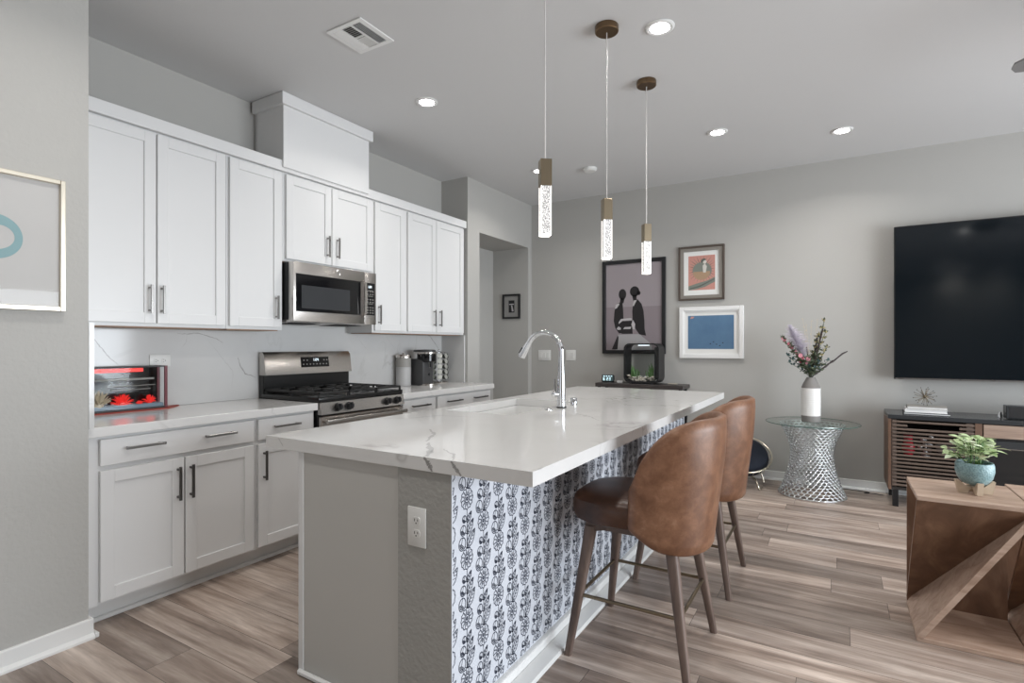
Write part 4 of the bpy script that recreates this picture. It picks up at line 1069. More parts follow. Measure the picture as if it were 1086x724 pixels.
# white frame with plain blue print
x0, x1, z0, z1 = -1.404, -.786, 1.153, 1.677
t = thing('framed_picture', 'white framed blue print hanging below the pink one', 'picture', ((x0 + x1) / 2, YF - .012, z0))
MB().frame(x0, x1, z0, z1, YF - .034, YF - .001, .040, .003).build('frame', 'frame_white', t)
MB().frame(x0 + .038, x1 - .038, z0 + .038, z1 - .038, YF - .026, YF - .006, .012, .001).build('inner_frame', 'frame_white', t)
MB().box((x0 + .03, YF - .012, z0 + .03), (x1 - .03, YF - .002, z1 - .03)).build('mat_board', 'mat_board', t)
m = MB(); m.box((x0 + .084, YF - .0135, z0 + .095), (x1 - .090, YF - .012, z1 - .090))
m.mi = 1; y = YF - .0139
poly_xz(m, [(-1.30, 1.555), (-1.27, 1.56), (-1.255, 1.575), (-1.285, 1.58)], y)
m.mi = 2
for k in range(5): poly_xz(m, [(-1.10 + .03 * k + .007 * math.cos(a), 1.30 + .02 * math.sin(k * 1.7) + .005 * math.sin(a)) for a in [2 * PI * j / 8 for j in range(8)]], y)
m.build('print', ['print_blue', 'print_pink', 'print_dark'], t)
# small black frame in the hall
x0, x1, z0, z1 = -3.522, -3.276, 1.607, 1.905; yh = 5.66
t = thing('framed_picture', 'small black framed grey print on the wall inside the hall opening', 'picture', ((x0 + x1) / 2, yh - .01, z0))
MB().frame(x0, x1, z0, z1, yh - .024, yh - .001, .022, .001).build('frame', 'frame_black', t)
m = MB(); m.box((x0 + .015, yh - .010, z0 + .015), (x1 - .015, yh - .002, z1 - .015)); y = yh - .0104
m.mi = 1; m.box((x0 + .085, y - .0004, z0 + .075), (x1 - .080, y, z1 - .075)); m.mi = 2
m.box((x0 + .092, y - .0009, z0 + .170), (x1 - .087, y - .0005, z0 + .182)); m.prism([(x0 + .12, y - .0009, z0 + .165), (x0 + .135, y - .0009, z0 + .165), (x0 + .155, y - .0009, z0 + .09), (x0 + .13, y - .0009, z0 + .09)], (0, .0004, 0))
m.build('print', ['print_grey', 'ink_black', 'print_light'], t)
# left wall: champagne frame, blush print with teal ring
fy0, fy1, fz0, fz1 = .46, .994, 1.428, 1.976
t = thing('framed_picture', 'champagne framed pale print with a teal ring on the left wall', 'picture', (XL + .012, (fy0 + fy1) / 2, fz0))
m = MB(); w_ = .018
for a, b_ in (((fy0, fz0), (fy0 + w_, fz1)), ((fy1 - w_, fz0), (fy1, fz1)), ((fy0 + w_, fz0), (fy1 - w_, fz0 + w_)), ((fy0 + w_, fz1 - w_), (fy1 - w_, fz1))):
    m.box((XL + .001, a[0], a[1]), (XL + .028, b_[0], b_[1]), .002)
m.build('frame', 'champagne', t)
m = MB(); m.box((XL + .002, fy0 + .01, fz0 + .01), (XL + .012, fy1 - .01, fz1 - .01)); m.mi = 1
cy_, cz_ = .765, 1.705
for k in range(36):
    a, a2 = 2 * PI * k / 36, 2 * PI * (k + 1) / 36
    def rr(a_): return .058 + .010 * math.sin(a_ * 2 + 1), .088 + .008 * math.sin(a_ + .6)
    (i1, o1), (i2, o2_) = rr(a), rr(a2)
    m.poly([(XL + .0126, cy_ + i1 * math.cos(a), cz_ + i1 * math.sin(a)), (XL + .0126, cy_ + o1 * math.cos(a), cz_ + o1 * math.sin(a)), (XL + .0126, cy_ + o2_ * math.cos(a2), cz_ + o2_ * math.sin(a2)), (XL + .0126, cy_ + i2 * math.cos(a2), cz_ + i2 * math.sin(a2))])
m.build('print', ['print_blush', 'teal_ink'], t)
MB().box((XL + .014, fy0 + .012, fz0 + .012), (XL + .016, fy1 - .012, fz1 - .012)).build('glazing', 'glass_clear', t)

# ------------------------------------------------------------------ narrow console behind the island
t = thing('console_table', 'narrow dark console table against the far wall behind the island', 'console table', (-1.76, 5.58, 0))
MB().box((-2.225, 5.44, .845), (-1.300, 5.722, .885), .003).build('table_top', 'charcoal_shelf', t)
for x in (-2.19, -1.335):
    for y in (5.47, 5.69): MB().box((x - .015, y - .015, 0), (x + .015, y + .015, .845), .002).build('leg', 'frame_black', t)
MB().box((-2.19, 5.50, .18), (-1.335, 5.69, .20), .002).build('lower_shelf', 'charcoal_shelf', t)
# clock
t = thing('digital_clock', 'small black digital clock at the left end of the dark console', 'clock', (-2.115, 5.55, .8855))
Mx = Matrix.Translation((-2.122, 5.55, .8855)) @ Matrix.Rotation(math.radians(12), 4, 'Z') @ Matrix.Rotation(math.radians(-12), 4, 'X')
m = MB(); m.box((-.066, -.02, .004), (.066, .02, .082), .008, 3, Mx); cb = m.build('case', 'black_plastic', t)
m = MB(); U = Mx.to_3x3() @ Vector((1, 0, 0)); Wd = Mx.to_3x3() @ Vector((0, 0, 1))
MB().box((-.056, -.0212, .012), (.056, -.0201, .074), 0, 1, Mx).build('screen', 'eucalypt_blue', cb)
for i, ch in enumerate('623'): seg7(m, ch, Mx @ Vector((-.050 + i * .026 + (.010 if i else 0), -.0216, .018)), U, Wd, .034)
for k in range(4): m.poly([Mx @ Vector(p) for p in ((-.048 + k * .026, -.0216, .060), (-.032 + k * .026, -.0216, .060), (-.032 + k * .026, -.0216, .069), (-.048 + k * .026, -.0216, .069))])
m.build('digits', 'lcd_glow', cb)
o = MB().lathe([(.5, .8855), (.5, .903), (.46, .907), (.001, .907)], (-1.995, 5.58, 0), 20, .07, .05, 4).build('small_box', 'book_white'); tag(o, 'small pale box between the clock and the fish tank', 'box')
m = MB()
for k in range(5): m.ball((-1.475 + .02 * k, 5.56 + .012 * (k % 2), .8935), .009 + .002 * (k % 2), 8, (1.2, 1, .75))
o = m.build('stone_cluster', 'pebble'); tag(o, 'few small dark pebbles at the right end of the dark console', 'pebbles', kind='stuff')
# fish tank: black rounded-square body open at the front
t = thing('fish_tank', 'small black rounded fish tank with green plants on the dark console', 'aquarium', (-1.755, 5.58, .8855))
def rrect(cx_, cz_, hx, hz, r, y, n=6):
    out = []
    for sx, sz, a0 in ((1, 1, 0), (-1, 1, PI / 2), (-1, -1, PI), (1, -1, 1.5 * PI)):
        for i in range(n + 1):
            a = a0 + i * PI / 2 / n; out.append(Vector((cx_ + sx * (hx - r) + r * math.cos(a), y, cz_ + sz * (hz - r) + r * math.sin(a))))
    return out
tx, tz, hx, hz = -1.735, 1.100, .185, .205; ya, yb = 5.475, 5.685
m = MB()
m.loft([rrect(tx, tz, hx, hz, .06, ya), rrect(tx, tz, hx, hz, .06, yb), rrect(tx, tz, hx - .014, hz - .014, .05, yb), rrect(tx, tz, hx - .014, hz - .014, .05, ya), rrect(tx, tz, hx, hz, .06, ya)], cap=False)
m.box((tx - .11, 5.49, .8855), (tx + .11, 5.67, .900), .004)
m.box((tx + hx - .055, 5.50, tz - hz + .04), (tx + hx - .010, 5.68, tz + hz - .04), .008)
m.build('shell', 'black_plastic', t)
m = MB(); m.hexa(rrect(tx, tz, hx - .0145, hz - .0145, .05, ya + .004), rrect(tx, tz, hx - .0145, hz - .0145, .05, ya + .008)); m.build('front_glass', 'glass_clear', t)
m = MB(); rnd = random.Random(4)
for k in range(150):
    x = rnd.uniform(tx - hx + .035, tx + hx - .035 - .03); 
    zlo = .914 + .022 * (abs(x - tx) / .15) ** 3
    m.ball((x, rnd.uniform(5.495, 5.655), zlo + rnd.uniform(0, .038)), rnd.uniform(.007, .013), 7, (1.2, 1, .8))
m.build('pebbles', 'pebble', t)
m = MB(); rnd = random.Random(9)
for cx_, n, h_ in ((-1.84, 12, .13), (-1.80, 8, .10), (-1.645, 9, .16), (-1.665, 6, .10)):
    for k in range(n):
        x = cx_ + rnd.uniform(-.02, .02); yy_ = rnd.uniform(5.51, 5.60); a = rnd.uniform(-.03, .03); hh = h_ * rnd.uniform(.6, 1)
        m.tube([(x, yy_, .95), (x + a * .4, yy_, .95 + hh * .6), (x + a, yy_, .95 + hh)], [.004, .006, .001], 4)
m.build('water_plants', 'plant_green', t)
MB().box((tx - .05, 5.53, tz + hz - .026), (tx + .05, 5.61, tz + hz - .015), .003).build('lamp_strip', 'lcd_white', t)
l = bpy.data.lights.new('tank_lamp', 'SPOT'); l.energy = 2.2; l.spot_size = math.radians(60); l.color = (.85, .95, 1); l.shadow_soft_size = .02
o = bpy.data.objects.new('tank_lamp', l); COL.objects.link(o); o.parent = t; o.location = Vector((tx, 5.57, tz + hz - .03)) - Vector((-1.755, 5.58, .8855))

# ------------------------------------------------------------------ pet basket chair
PB = Vector((-.755, 5.40, 0))
t = thing('pet_basket', 'round wire pet chair with navy cushion on the floor behind the stools', 'pet bed', (PB.x, PB.y, 0))
Mt = Matrix.Translation(PB + Vector((0, .0, .285))) @ Matrix.Rotation(math.radians(10), 4, 'Y') @ Matrix.Rotation(math.radians(30), 4, 'X')
m = MB()
def circ(r, z, n=40): return [Mt @ Vector((r * math.cos(a), r * math.sin(a), z)) for a in [2 * PI * k / n for k in range(n)]]
m.tube(circ(.25, 0), .0075, 8, True); m.tube(circ(.115, -.15), .005, 8, True); m.build('wire_rims', 'champagne', t)
m = MB()
for k in range(26):
    a = 2 * PI * k / 26
    m.tube([Mt @ Vector((r_ * math.cos(a), r_ * math.sin(a), z)) for r_, z in ((.25, 0), (.236, -.06), (.18, -.12), (.115, -.15))], .0028, 5)
m.build('wire_ribs', 'champagne', t)
m = MB(); m.lathe([(.04, -.140), (.15, -.125), (.212, -.080), (.228, -.030), (.215, .015), (.17, .035), (.08, .028), (.001, .015)], (0, 0, 0), 36, M=Mt.to_3x3())
bmesh.ops.translate(m.bm, vec=Mt.to_translation(), verts=m.bm.verts); m.build('cushion', 'navy_fabric', t)
for k in range(4):
    a = PI / 4 + k * PI / 2
    top = Mt @ Vector((.12 * math.cos(a), .12 * math.sin(a), -.148))
    ft = PB + Vector((.235 * math.cos(a), .215 * math.sin(a), .006))
    mid = top.lerp(ft, .45) + Vector((.03 * math.cos(a), .03 * math.sin(a), .02))
    MB().tube([top, mid, ft], [.008, .009, .007], 8).build('leg', 'champagne', t)

# ------------------------------------------------------------------ glass side table with woven wire drum
GC = Vector((-.190, 5.355, 0))
t = thing('side_table', 'round glass table on a waisted silver wire drum by the far wall', 'side table', (GC.x, GC.y, 0))
m = MB(); m.lathe([(.357, .6150), (.360, .6165), (.360, .6215), (.357, .6235)], GC, 64); m.mi = 1; m.build('glass_top', ['glass_green'], t)
m = MB(); m.tube([GC + Vector((.3605 * math.cos(a), .3605 * math.sin(a), .618)) for a in [2 * PI * k / 64 for k in range(64)]], .0032, 6, True); m.build('glass_rim', 'glass_edge', t)
def drum_r(z):
    s = z / .605
    return .160 + .098 * abs(1 - s / .62) ** 1.9 * (1 if s < .62 else 0) + (.088 * ((s - .62) / .38) ** 1.55 if s >= .62 else 0)
m = MB(); NA, NZ = 32, 26
for j in range(NZ):
    z = .016 + .578 * j / (NZ - 1); r_ = drum_r(z)
    sl = (drum_r(z + .005) - drum_r(z - .005)) / .01
    for i in range(NA):
        a = 2 * PI * (i + (.5 if j % 2 else 0)) / NA
        rad = Vector((math.cos(a), math.sin(a), 0)); tan = Vector((-math.sin(a), math.cos(a), 0)); up = (rad * sl + Vector((0, 0, 1))).normalized()
        hw = PI * r_ / NA * .98; hh = .0145
        nrm = tan.cross(up)
        cc = GC + rad * r_ + Vector((0, 0, z))
        # each link leans outward at its lower edge, like a scale
        m.tube([cc + tan * hw * math.cos(q) + up * hh * math.sin(q) + rad * (-.0045 * math.sin(q)) for q in [2 * PI * k / 8 for k in range(8)]], .0040, 5, True)
m.build('chain_drum', 'silver_wire', t, angle=180)
m = MB(); m.tube([GC + Vector((.258 * math.cos(a), .258 * math.sin(a), .005)) for a in [2 * PI * k / 48 for k in range(48)]], .005, 6, True)
m.tube([GC + Vector((.248 * math.cos(a), .248 * math.sin(a), .606)) for a in [2 * PI * k / 48 for k in range(48)]], .005, 6, True); m.build('hoops', 'silver_wire', t)
# vase
VC = Vector((-.197, 5.365, 0)); vz = .6238
t = thing('vase', 'tall white and grey banded ceramic vase on the glass table', 'vase', (VC.x, VC.y, vz))
m = MB()
m.mi = 0; m.lathe([(.068, vz), (.074, vz + .004), (.075, vz + .055)], VC, 40)
m.mi = 1; m.lathe([(.0752, vz + .055), (.0755, vz + .150), (.075, vz + .292)], VC, 40)
m.mi = 0; m.lathe([(.0745, vz + .292), (.062, vz + .325), (.046, vz + .355), (.036, vz + .378), (.034, vz + .384), (.028, vz + .384), (.026, vz + .365)], VC, 40)
m.build('body', ['ceramic_grey', 'vase_white'], t)
FZ = vz + .386
t = thing('flower_arrangement', 'dried and silk flower arrangement standing in the banded vase', 'flowers', (VC.x, VC.y, FZ))
Rr = Vector((math.cos(YAW), math.sin(YAW), 0)); Fr = Vector((-math.sin(YAW), math.cos(YAW), 0))
B0 = Vector((VC.x, VC.y, FZ - .012))
def stem_pts(dx, dz, depth=0, bend=.25, n=7):
    out = []
    for i in range(n):
        s = i / (n - 1); out.append(B0 + Rr * (dx * (s ** (1 + bend))) + Fr * (depth * s) + Vector((0, 0, dz * s)))
    return out
stems = MB(); blooms = []; leaves = MB(); blue = MB(); buds = MB(); rnd = random.Random(11)
def leaf3(mb, p, d, l, w, nrm=None):
    d = d.normalized(); n = nrm or Vector((rnd.uniform(-1, 1), rnd.uniform(-1, 1), rnd.uniform(-.3, 1)))
    s = d.cross(n).normalized() * w; up = s.cross(d).normalized() * w * .35
    a = p; b_ = p + d * l * .45 + s; c = p + d * l; e = p + d * l * .45 - s; mid = p + d * l * .5 - up
    for tri in ((a, b_, mid), (b_, c, mid), (c, e, mid), (e, a, mid)): mb.poly(tri)
# pink sprays to the left
for dx, dz, dp in ((-.255, .345, -.02), (-.215, .33, .03), (-.12, .20, -.05), (-.09, .15, .0), (-.06, .17, -.06), (-.15, .27, .04)):
    pts = stem_pts(dx, dz, dp); stems.tube(pts, [.003] * 4 + [.002] * 3, 5)
    for k in range(2, 7):
        for q in range(6): leaf3(leaves, pts[k], Rr * rnd.uniform(-1, .6) + Vector((0, 0, rnd.uniform(-.4, 1))) + Fr * rnd.uniform(-.7, .7), rnd.uniform(.025, .05), .009)
    blooms.append((pts[-1], .016 if dx < -.2 else .021)); 
    if dx < -.1: blooms.append((pts[-2] + Vector((0, 0, .012)), .014)); blooms.append((pts[-3] + Rr * .015, .013))
# green/yellow spires to the right of centre
for dx, dz, dp in ((.13, .50, .02), (.11, .40, -.03), (.09, .30, .03), (.06, .36, .0), (.12, .27, -.04), (.03, .22, .02)):
    pts = stem_pts(dx, dz, dp, .35, 9); stems.tube(pts, .0025, 5)
    for k in range(2, 9):
        for q in range(8): leaf3(leaves if (k < 6 or q % 2) else buds, pts[k], Rr * rnd.uniform(-1, 1) + Vector((0, 0, rnd.uniform(0, 1))) + Fr * rnd.uniform(-.7, .7), rnd.uniform(.022, .045), .008)
        if k > 4: buds.ball(pts[k] + Rr * rnd.uniform(-.012, .012), .008, 6)
for dx, dz in ((-.17, .14), (-.19, .20), (-.05, .12), (.05, .14), (.14, .16)):
    pts = stem_pts(dx, dz, rnd.uniform(-.05, .05)); stems.tube(pts, .002, 5)
    for k in range(3, 7):
        for q in range(3): leaf3(blue, pts[k], Rr * rnd.uniform(-1, 1) + Vector((0, 0, rnd.uniform(-.2, 1))) + Fr * rnd.uniform(-.6, .6), .034, .011)
for q in range(110):
    leaf3(leaves, B0 + Rr * rnd.uniform(-.07, .07) + Fr * rnd.uniform(-.04, .04) + Vector((0, 0, rnd.uniform(.03, .20))), Rr * rnd.uniform(-1, 1) + Fr * rnd.uniform(-.5, .5) + Vector((0, 0, rnd.uniform(-.1, 1))), rnd.uniform(.03, .06), .010)
stems.build('stems', 'leaf_dark', t); leaves.build('leaves', 'leaf_dark', t); blue.build('blue_leaves', 'eucalypt_blue', t); buds.build('yellow_buds', 'bud_yellow', t)
for i, (p, r_) in enumerate(blooms):
    m = MB(); m.ball(p, r_ * .45, 8)
    for k in range(9):
        a = 2 * PI * k / 9; d = (Rr * math.cos(a) + Vector((0, 0, math.sin(a))) - Fr * .45).normalized()
        leaf3(m, p, d, r_ * 1.15, r_ * .42, nrm=Fr)
    m.build('pink_flower', 'petal_pink' if i % 2 else 'petal_light', t)
for dx, dz, dp in ((.30, .24, -.03), (.225, .165, .02), (.085, .44, -.04), (.06, .38, .0), (-.02, .28, .03)):
    pts = stem_pts(dx, dz, dp, .1, 9); pts = [p + Vector((0, 0, .006 * math.sin(i * 2.1))) for i, p in enumerate(pts)]
    MB().tube(pts, [.004, .0055, .0045, .007, .0055, .0075, .006, .0075, .004], 6).build('dark_twig', 'twig_dark', t)
m = MB()
pts = stem_pts(-.17, .44, .03, .2, 14); m.tube(pts, .002, 5)
for i in range(750):
    s = rnd.uniform(.42, 1.0); k = min(12, int(s * 13)); p = pts[k].lerp(pts[k + 1], s * 13 - k)
    wd = .085 * math.sin(PI * min(1, (s - .36) / .66)) + .010
    d = Rr * rnd.uniform(-1, 1) + Fr * rnd.uniform(-1, 1); q = p + d * wd + Vector((0, 0, .03))
    m.tube([p, p.lerp(q, .6) + Vector((0, 0, .012)), q], [.0013, .0012, .0005], 3)
m.build('pampas_plume', 'pampas_lilac', t)
m = MB()
for dx, dz in ((-.06, .52), (-.03, .47), (.015, .50), (.07, .50)):
    pts = stem_pts(dx, dz, .02, .3, 9); m.tube(pts, .0012, 4)
    for i in range(4, 9):
        for q in range(3): m.ball(pts[i] + Rr * rnd.uniform(-.008, .008) + Vector((0, 0, rnd.uniform(-.015, .015))), .0032, 5)
m.build('fine_grass', 'anemone_pale', t)

# ------------------------------------------------------------------ media console and television
KX0, KX1, KY0, KY1 = .348, 2.30, 5.27, 5.715
t = thing('media_console', 'long wooden media console with slatted door below the television', 'tv stand', ((KX0 + KX1) / 2, 5.49, 0))
MB().box((KX0, KY0 - .004, .700), (KX1, KY1, .734), .003).build('console_top', 'charcoal_top', t)
for x in (KX0, KX1 - .022): MB().box((x, KY0, .135), (x + .022, KY1, .700), .002).build('side_panel', 'console_side', t)
m = MB(); m.box((KX0 + .022, KY0 + .01, .135), (KX1 - .022, KY1, .157)); m.box((KX0 + .022, KY1 - .01, .157), (KX1 - .022, KY1, .70)); m.box((.884, KY0 + .014, .157), (.930, KY1 - .01, .70)); m.box((1.72, KY0 + .014, .157), (1.76, KY1 - .01, .70))
m.box((.93, KY0 + .03, .580), (1.72, KY1 - .01, .594)); m.box((KX0 + .022, KY0 + .05, .395), (.884, KY1 - .01, .410)); m.build('inner_carcass', 'carcass_dark', t)
for x in (.885, 1.722): MB().box((x, KY0 - .002, .157), (x + .042, KY0 + .012, .698), .001).build('front_stile', 'console_side', t)
def slat_door(x0, x1):
    m = MB(); n = 18; z0, z1 = .162, .694
    m.box((x0, KY0 + .010, z0), (x0 + .03, KY0 + .022, z1)); m.box((x1 - .045, KY0 + .010, z0), (x1, KY0 + .022, z1))
    for k in range(n):
        z = z0 + (z1 - z0) * k / n
        if k == n - 2:
            m.box((x0, KY0 - .004, z + .006), (x0 + .10, KY0 + .012, z + .024), .003); m.box((x1 - .09, KY0 - .004, z + .006), (x1, KY0 + .012, z + .024), .003); continue
        m.box((x0, KY0 - .004, z + .0075), (x1, KY0 + .012, z + .0235), .003)
    return m.build('slatted_door', 'console_wood', t)
slat_door(.374, .882); slat_door(1.764, 2.274)
MB().box((.934, KY0 + .002, .598), (1.716, KY0 + .02, .694), .002).build('drawer', 'drawer_wood', t)
m = MB(); m.box((.934, KY0 + .004, .165), (1.716, KY0 + .014, .520), .001); m.build('fireplace_glass', 'oven_glass', t)
m = MB(); m.box((.934, KY0 + .004, .522), (1.716, KY0 + .016, .578), .001); m.build('glass_surround', 'charcoal_top', t)
MB().box((.940, KY0 - .001, .519), (1.710, KY0 + .004, .525)).build('metal_strip', 'brushed_nickel', t)
for x in (KX0 + .03, KX1 - .09):
    m = MB(); m.box((x, KY0 + .015, 0), (x + .04, KY0 + .045, .135), .002); m.box((x, KY1 - .06, 0), (x + .04, KY1 - .03, .135), .002); m.box((x + .005, KY0 + .045, .10), (x + .035, KY1 - .06, .135)); m.build('leg_frame', 'frame_black', t)
# things seen inside the slatted door
for (x, z, mt_, nm, lb, ct) in ((.487, .4105, 'red_glass', 'glass_jar', 'red glass jar behind the slatted console door', 'jar'), (.60, .4105, 'silver_wire', 'metal_ornament', 'shiny silver ornament behind the slatted console door', 'ornament'), (.745, .4105, 'book_grey', 'grey_bowl', 'wide grey bowl behind the slatted console door', 'bowl')):
    if nm == 'metal_ornament':
        m = MB(); m.lathe([(.03, z), (.03, z + .006), (.006, z + .01), (.006, z + .14)], (x, 5.36, 0), 16)
        for k in range(7): m.ball((x + .035 * math.sin(k * 2.4), 5.36 + .01 * math.cos(k * 2.4), z + .03 + k * .020), .018, 10)
    elif nm == 'glass_jar': m = MB().lathe([(.028, z), (.042, z + .03), (.044, z + .07), (.026, z + .11), (.030, z + .13), (.030, z + .155)], (x, 5.36, 0), 24)
    else: m = MB().lathe([(.04, z), (.075, z + .05), (.082, z + .09), (.078, z + .092), (.03, z + .02)], (x, 5.40, 0), 24)
    tag(m.build(nm, mt_), lb, ct)
# books, starburst, speaker
Mb = Matrix.Translation((.608, 5.44, 0)) @ Matrix.Rotation(math.radians(-3), 4, 'Z')
def book(z, h, hx_, hy_, cover, label, dx=0):
    t = thing('book', label, 'book', (.608 + dx, 5.44, z), 'books stacked on the media console')
    M_ = Mb @ Matrix.Translation((dx, 0, 0))
    m = MB(); m.box((-hx_, -hy_, z), (hx_, hy_, z + .0035), .001, 1, M_); m.box((-hx_, -hy_, z + h - .0035), (hx_, hy_, z + h), .001, 1, M_); m.box((-hx_, -hy_, z), (-hx_ + .004, hy_, z + h), .001, 1, M_); m.build('cover', cover, t)
    MB().box((-hx_ + .004, -hy_ + .004, z + .0036), (hx_ - .004, hy_ - .004, z + h - .0036), 0, 1, M_).build('pages', 'book_white', t)
book(.7345, .016, .148, .115, 'book_dark', 'thin dark book at the bottom of the stack on the console')
book(.7510, .027, .135, .105, 'book_white', 'thick white book in the middle of the stack on the console', -.004)
book(.7785, .020, .128, .098, 'book_grey', 'grey covered book on top of the stack on the console', .004)
t = thing('starburst_ornament', 'metal starburst ornament standing on the stacked books', 'ornament', (.60, 5.43, .799))
c = Vector((.602, 5.43, .799 + .075)); m = MB(); m.ball(c, .011, 12); m.build('centre', 'brass', t)
mr_ = MB(); mt2 = MB(); rnd = random.Random(5)
for i in range(30):
    z = 1 - 2 * (i + .5) / 30; a = i * 2.39996; s = math.sqrt(1 - z * z); d = Vector((s * math.cos(a), s * math.sin(a), z)); L_ = .074 if z < -.6 else .080
    mr_.rod(c, c + d * (L_ - .003), .0016, n=5); mt2.ball(c + d * (L_ - .004), .0036, 6)
mr_.build('rays', 'brass', t); mt2.build('ray_tips', 'book_dark', t)
t = thing('soundbar', 'dark box speaker on the media console at the right edge', 'speaker', (1.5, 5.45, .7345))
MB().box((1.075, 5.335, .7405), (1.95, 5.43, .838), .004).build('cabinet', 'charcoal_top', t)
MB().box((1.09, 5.3335, .748), (1.935, 5.336, .830), .001).build('grille', 'black_plastic', t)
MB().box((1.10, 5.35, .7345), (1.92, 5.42, .7405)).build('feet', 'black_plastic', t)
o = MB().lathe([(.012, .7345), (.012, .775), (.008, .782), (.001, .783)], (1.055, 5.42, 0), 14).build('small_cup', 'chrome'); tag(o, 'tiny chrome capped bottle left of the dark speaker', 'bottle')
# television
t = thing('television', 'very large black flat television on the far wall', 'television', (1.50, 5.60, 1.0))
TX0, TX1, TZ0, TZ1 = .412, 2.66, 1.000, 2.285
m = MB(); m.box((TX0, 5.595, TZ0), (TX1, 5.640, TZ1), .003); m.box((TX0 + .3, 5.64, TZ0 + .15), (TX1 - .3, 5.675, TZ1 - .4), .004); m.build('housing', 'tv_frame', t)
MB().box((TX0 + .008, 5.5935, TZ0 + .016), (TX1 - .008, 5.596, TZ1 - .008)).build('screen', 'tv_screen', t)
MB().box((TX0 + .008, 5.5925, TZ0 + .002), (TX1 - .008, 5.596, TZ0 + .010)).build('bottom_strip', 'brushed_nickel', t)
MB().box((1.2, 5.675, 1.4), (1.85, 5.738, 1.85), .003).build('wall_bracket', 'frame_black', t)
m = MB(); m.tube([(.34, 5.60, .006), (.27, 5.62, .006), (.20, 5.60, .006), (.24, 5.64, .006), (.12, 5.66, .006), (-.05, 5.675, .006), (-.2, 5.69, .006)], .0035, 6)
tag(m.build('power_cable', 'black_plastic'), 'thin black cable lying on the floor left of the media console', 'cable')

# ------------------------------------------------------------------ faceted wood tables
def make_cube(label, W=.376, D=.405, H=.632):
    t = thing('faceted_table', label, 'side table', (0, 0, 0), 'faceted wooden side tables')
    th = .020
    MB().box((0, 0, H - th), (W, D, H), .002).build('table_top', 'mango_wood_light', t)
    MB().box((0, 0, 0), (W, D, th), .002).build('bottom_board', 'mango_wood_light', t)
    TFL, TFR, TBL, TBR = Vector((0, 0, H - th)), Vector((W, 0, H - th)), Vector((0, D, H - th)), Vector((W, D, H - th))
    BFL, BFR, BBL, BBR = Vector((0, 0, th)), Vector((W, 0, th)), Vector((0, D, th)), Vector((W, D, th))
    def tri(a, b_, c, mt_, nm, flip=1):
        n = (b_ - a).cross(c - a).normalized() * th * .9 * flip
        m = MB(); m.prism([a, b_, c], n); m.build(nm, mt_, t)
    tri(TFL, TFR, BBL, 'mango_wood_brown', 'front_panel', -1 if ((TFR - TFL).cross(BBL - TFL)).y < 0 else 1)
    # sloping slab: its underside edge shows to the front
    n = (BFL - BBL).cross(TFR - BBL).normalized(); n = n if n.z < 0 else -n
    m = MB(); m.prism([BBL + Vector((0, 0, .001)), BFL + Vector((0, 0, .001)), TFR], n * th * 1.1); m.build('sloping_panel', 'mango_wood_light', t)
    m = MB(); m.prism([BBL + Vector((.0, -.02, 0)), BBR + Vector((0, -.02, 0)), TBR + Vector((0, -.02, 0)), TBL + Vector((0, -.02, 0))], (0, .019, 0)); m.build('back_panel', 'mango_wood_brown', t)
    return t
cb = make_cube('faceted wooden table with the potted plant on its top'); cb.location = (.296, 2.925, 0)
dup(cb, (.677, 2.985, .0), 'second faceted wooden table, at the right edge of the picture')
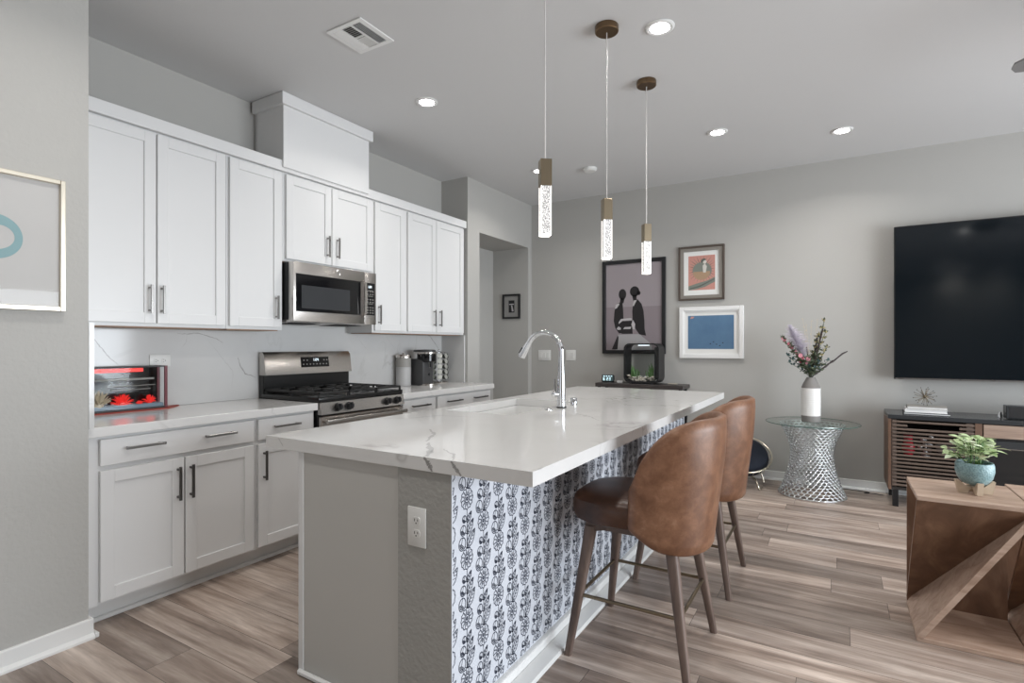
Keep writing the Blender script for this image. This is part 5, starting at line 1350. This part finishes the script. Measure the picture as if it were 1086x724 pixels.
# potted plant
PP = Vector((.520, 3.105, 0)); pz = .6325
t = thing('plant_stand', 'pale wooden cross stand holding the blue pot on the faceted table', 'plant stand', (PP.x, PP.y, pz))
m = MB()
for k in range(2):
    Mk = Matrix.Translation(PP + Vector((0, 0, pz))) @ Matrix.Rotation(math.radians(8 + 90 * k), 4, 'Z')
    pts = [(-.060, 0), (-.030, 0), (-.016, .022), (.016, .022), (.030, 0), (.060, 0), (.071, .056), (.060, .056), (.030, .030), (-.030, .030), (-.060, .056), (-.071, .056)]
    dz = 0.0005 * k
    m.prism([Mk @ Vector((x, -.011, z + dz)) for x, z in pts], Mk.to_3x3() @ Vector((0, .022, 0)))
m.build('cross_feet', 'pale_wood', t)
t = thing('potted_plant', 'pale green leafy plant in a textured blue pot on the faceted table', 'plant', (PP.x, PP.y, pz + .036))
b0 = pz + .0375
m = MB(); m.lathe([(.022, b0), (.044, b0 + .008), (.062, b0 + .032), (.069, b0 + .062), (.068, b0 + .090), (.064, b0 + .100), (.059, b0 + .100), (.058, b0 + .085)], PP, 40); m.build('pot', 'pot_blue', t)
MB().lathe([(.057, b0 + .080), (.057, b0 + .086), (.001, b0 + .090)], PP, 24).build('soil', 'twig_dark', t)
L1, L2, ST = MB(), MB(), MB(); rnd = random.Random(21)
def leafb(mb, p, d, l, w):
    d = d.normalized(); n = Vector((rnd.uniform(-.5, .5), rnd.uniform(-.5, .5), 1)); s = d.cross(n).normalized(); up = s.cross(d).normalized()
    rows = []
    for k in range(6):
        u = k / 5; ww = w * math.sin(PI * min(.98, u * .92 + .06)) ; c = p + d * l * u + up * (-.25 * l * u * u)
        rows.append((c - s * ww + up * ww * .25, c, c + s * ww + up * ww * .25))
    for k in range(5):
        for q in range(2): mb.poly((rows[k][q], rows[k][q + 1], rows[k + 1][q + 1], rows[k + 1][q]))
for i in range(34):
    a = rnd.uniform(0, 2 * PI); sp = rnd.uniform(.15, 1)
    base = PP + Vector((.02 * math.cos(a), .02 * math.sin(a), b0 + .085))
    tip = PP + Vector((.105 * sp * math.cos(a), .105 * sp * math.sin(a), b0 + .10 + .085 * math.sqrt(max(0, 1 - sp * sp)) + rnd.uniform(.0, .02)))
    ST.tube([base, base.lerp(tip, .5) + Vector((0, 0, .02)), tip], .0014, 4)
    for k in range(5):
        p = base.lerp(tip, .35 + .16 * k) + Vector((0, 0, .012)); aa = a + rnd.uniform(-1.6, 1.6)
        leafb(L1 if rnd.random() < .62 else L2, p, Vector((math.cos(aa), math.sin(aa), rnd.uniform(-.1, .9))), rnd.uniform(.030, .046), rnd.uniform(.009, .013))
ST.build('stems', 'plant_green', t); L1.build('leaves', 'leaf_pale', t); o = L2.build('pale_leaves', 'leaf_cream', t)
